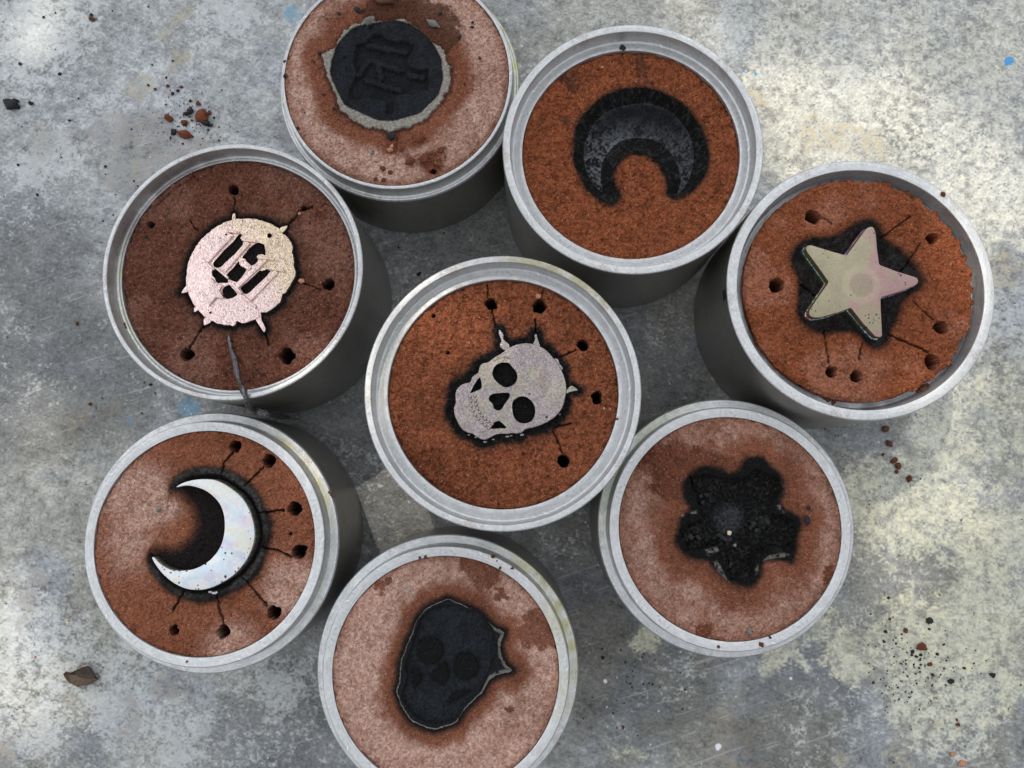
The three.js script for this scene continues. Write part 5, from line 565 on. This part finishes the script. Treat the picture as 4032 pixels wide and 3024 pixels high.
{ // dry curled leaf
  const poly = [[-202.8,88.8],[-199.1,90.3],[-196.5,88.4],[-193.5,89.6],[-190.1,90.6],[-188,91.9],[-188.9,93.7],[-192.5,95],[-197.1,94.5],[-198.9,92.5]]; let cx = 0, cz = 0; for (const p of poly) { cx += p[0] / poly.length; cz += p[1] / poly.length; }
  const t = thing('dry_leaf', 'brown curled dry leaf lying on the table at lower left', 'leaf', cx, 0, cz);
  const [A, B, C, D] = [[-202.7,88.9],[-196.3,92.5],[-188.1,92.1],[-193.3,92.5]], du = [C[0] - A[0], C[1] - A[1]], L = Math.hypot(...du), ux = du[0] / L, uz = du[1] / L;
  const blade = (side, tone, lift) => { const nu = 30, nv = 8, pos = [], col = [], idx = []; for (const top of [1, 0]) for (let i = 0; i <= nu; i++) for (let j = 0; j <= nv; j++) { const u = i / nu, v = j / nv, w = side * (side < 0 ? 4.6 * Math.pow(ss(0.12, 0.62, u), 0.8) * Math.pow(1 - ss(0.7, 1.02, u), 0.7) : 3.8 * Math.pow(Math.sin(Math.PI * clamp(u * 0.98 + 0.02)), 0.8)) * (0.9 + 0.25 * vn(u * 14, side * 5, 6)), n = v * w; const x = A[0] + ux * L * u - uz * n - cx, z = A[1] + uz * L * u + ux * n - cz, y = 0.5 + lift * v * v + 1.1 * Math.sin(Math.PI * u) + 0.6 * (vn(u * 6, v * 3 + side, 4) - 0.5) + 0.25 * top + 0.5 * (v < 0.1 ? 1 : 0); pos.push(x, y, z); const k = tone * (0.6 + 0.9 * vn(u * 18, v * 7 + side * 3, 12)); col.push(k * 1, k * 0.62, k * 0.4); } const M = (nu + 1) * (nv + 1); for (let i = 0; i < nu; i++) for (let j = 0; j < nv; j++) { const a = i * (nv + 1) + j, b = a + 1, c = a + nv + 1, d = c + 1; idx.push(a, b, c, b, d, c, M + a, M + c, M + b, M + b, M + c, M + d); } const g = new THREE.BufferGeometry(); g.setAttribute('position', new THREE.Float32BufferAttribute(pos, 3)); g.setAttribute('color', new THREE.Float32BufferAttribute(col, 3)); g.setIndex(idx); g.computeVertexNormals(); return mm(g); };
  const lm = new THREE.MeshPhysicalMaterial({ vertexColors: true, roughness: 0.7 });
  mesh('leaf_blade', blade(1, 0.075, 2.0), lm, t); mesh('leaf_blade', blade(-1, 0.035, 1.5), lm, t);
  const v = new THREE.TubeGeometry(new THREE.LineCurve3(new THREE.Vector3(A[0] - cx, 1.3, A[1] - cz), new THREE.Vector3(C[0] - cx, 1.6, C[1] - cz)), 8, 0.25, 6); mesh('leaf_vein', mm(v), new THREE.MeshPhysicalMaterial({ color: lin(0.12, 0.08, 0.045), roughness: 0.7 }), t);
}
{ // leaves added out of view to shade the table, gaps cut for sun flecks
  const e1 = new THREE.Vector3(0, 1, 0).cross(SUN).normalize(), e2 = SUN.clone().cross(e1);
  const gaps = [...[[-46.5,-41.3,10.7,1]].map(g => [...g, 63]), ...[[-62.9,14.5,12,1],[128.2,-145.8,19.1,1],[175.9,-165.6,17,1],[213.6,-125.3,14.6,1],[176,19.3,11,1],[163.9,57,8.9,1],[-226.3,93.1,12.4,1],[-235.7,-213.6,10.2,1],[188.3,-52.5,12.3,1],[-222.1,-23,8.6,1],[74.1,-212.5,10.9,1]].map(g => [...g, 0])];
  const leaf = new THREE.BufferGeometry(), lp = [], li = [];
  for (let i = 0; i <= 6; i++) { const u = i / 6, w = 17 * Math.pow(Math.sin(Math.PI * clamp(u * 0.94 + 0.04)), 0.8); lp.push(u * 62 - 31, 2.5 * Math.sin(u * 3.1), -w, u * 62 - 31, 0, 0, u * 62 - 31, 2.5 * Math.sin(u * 3.1), w); if (i) { const a = (i - 1) * 3; li.push(a, a + 1, a + 3, a + 1, a + 4, a + 3, a + 1, a + 2, a + 4, a + 2, a + 5, a + 4); } }
  leaf.setAttribute('position', new THREE.Float32BufferAttribute(lp, 3)); leaf.setIndex(li); leaf.computeVertexNormals(); mm(leaf);
  const mats = [], P = new THREE.Vector3(), T = new THREE.Vector3(), q = new THREE.Quaternion();
  for (let i = 0; i < 3600; i++) {
    const a = rnd() * 6.2832, rr = 0.52 * Math.sqrt(rnd()); P.copy(SUN).multiplyScalar(1.6 + 0.22 * (rnd() - 0.5)).addScaledVector(e1, rr * Math.cos(a)).addScaledVector(e2, rr * Math.sin(a));
    let ok = true; for (const [gx, gz, gr, , gy] of gaps) { T.set(gx * U, gy * U, gz * U).sub(P); const k = T.dot(SUN); T.addScaledVector(SUN, -k); if (T.length() < gr * U + 0.024) { ok = false; break; } }
    const tilt = rnd(), turn = rnd() * 6.2832; if (!ok) continue;
    q.setFromUnitVectors(new THREE.Vector3(0, 1, 0), SUN.clone().add(new THREE.Vector3(rnd() - 0.5, rnd() - 0.5, rnd() - 0.5).multiplyScalar(1.1 * tilt)).normalize()).multiply(new THREE.Quaternion().setFromAxisAngle(new THREE.Vector3(0, 1, 0), turn));
    mats.push(new THREE.Matrix4().compose(P, q, new THREE.Vector3(1, 1, 1).multiplyScalar(0.8 + 0.5 * rnd())));
  }
  const f = new THREE.InstancedMesh(leaf, new THREE.MeshPhysicalMaterial({ color: lin(0.06, 0.1, 0.03), roughness: 0.6, side: THREE.DoubleSide }), mats.length);
  mats.forEach((m, i) => f.setMatrixAt(i, m)); f.name = 'added_foliage'; f.castShadow = f.receiveShadow = true; scene.add(f);
  tag(f, 'green leaves added out of view over the table to shade and dapple it', 'added_foliage', null, 'stuff');
}
renderer.render(scene, camera);
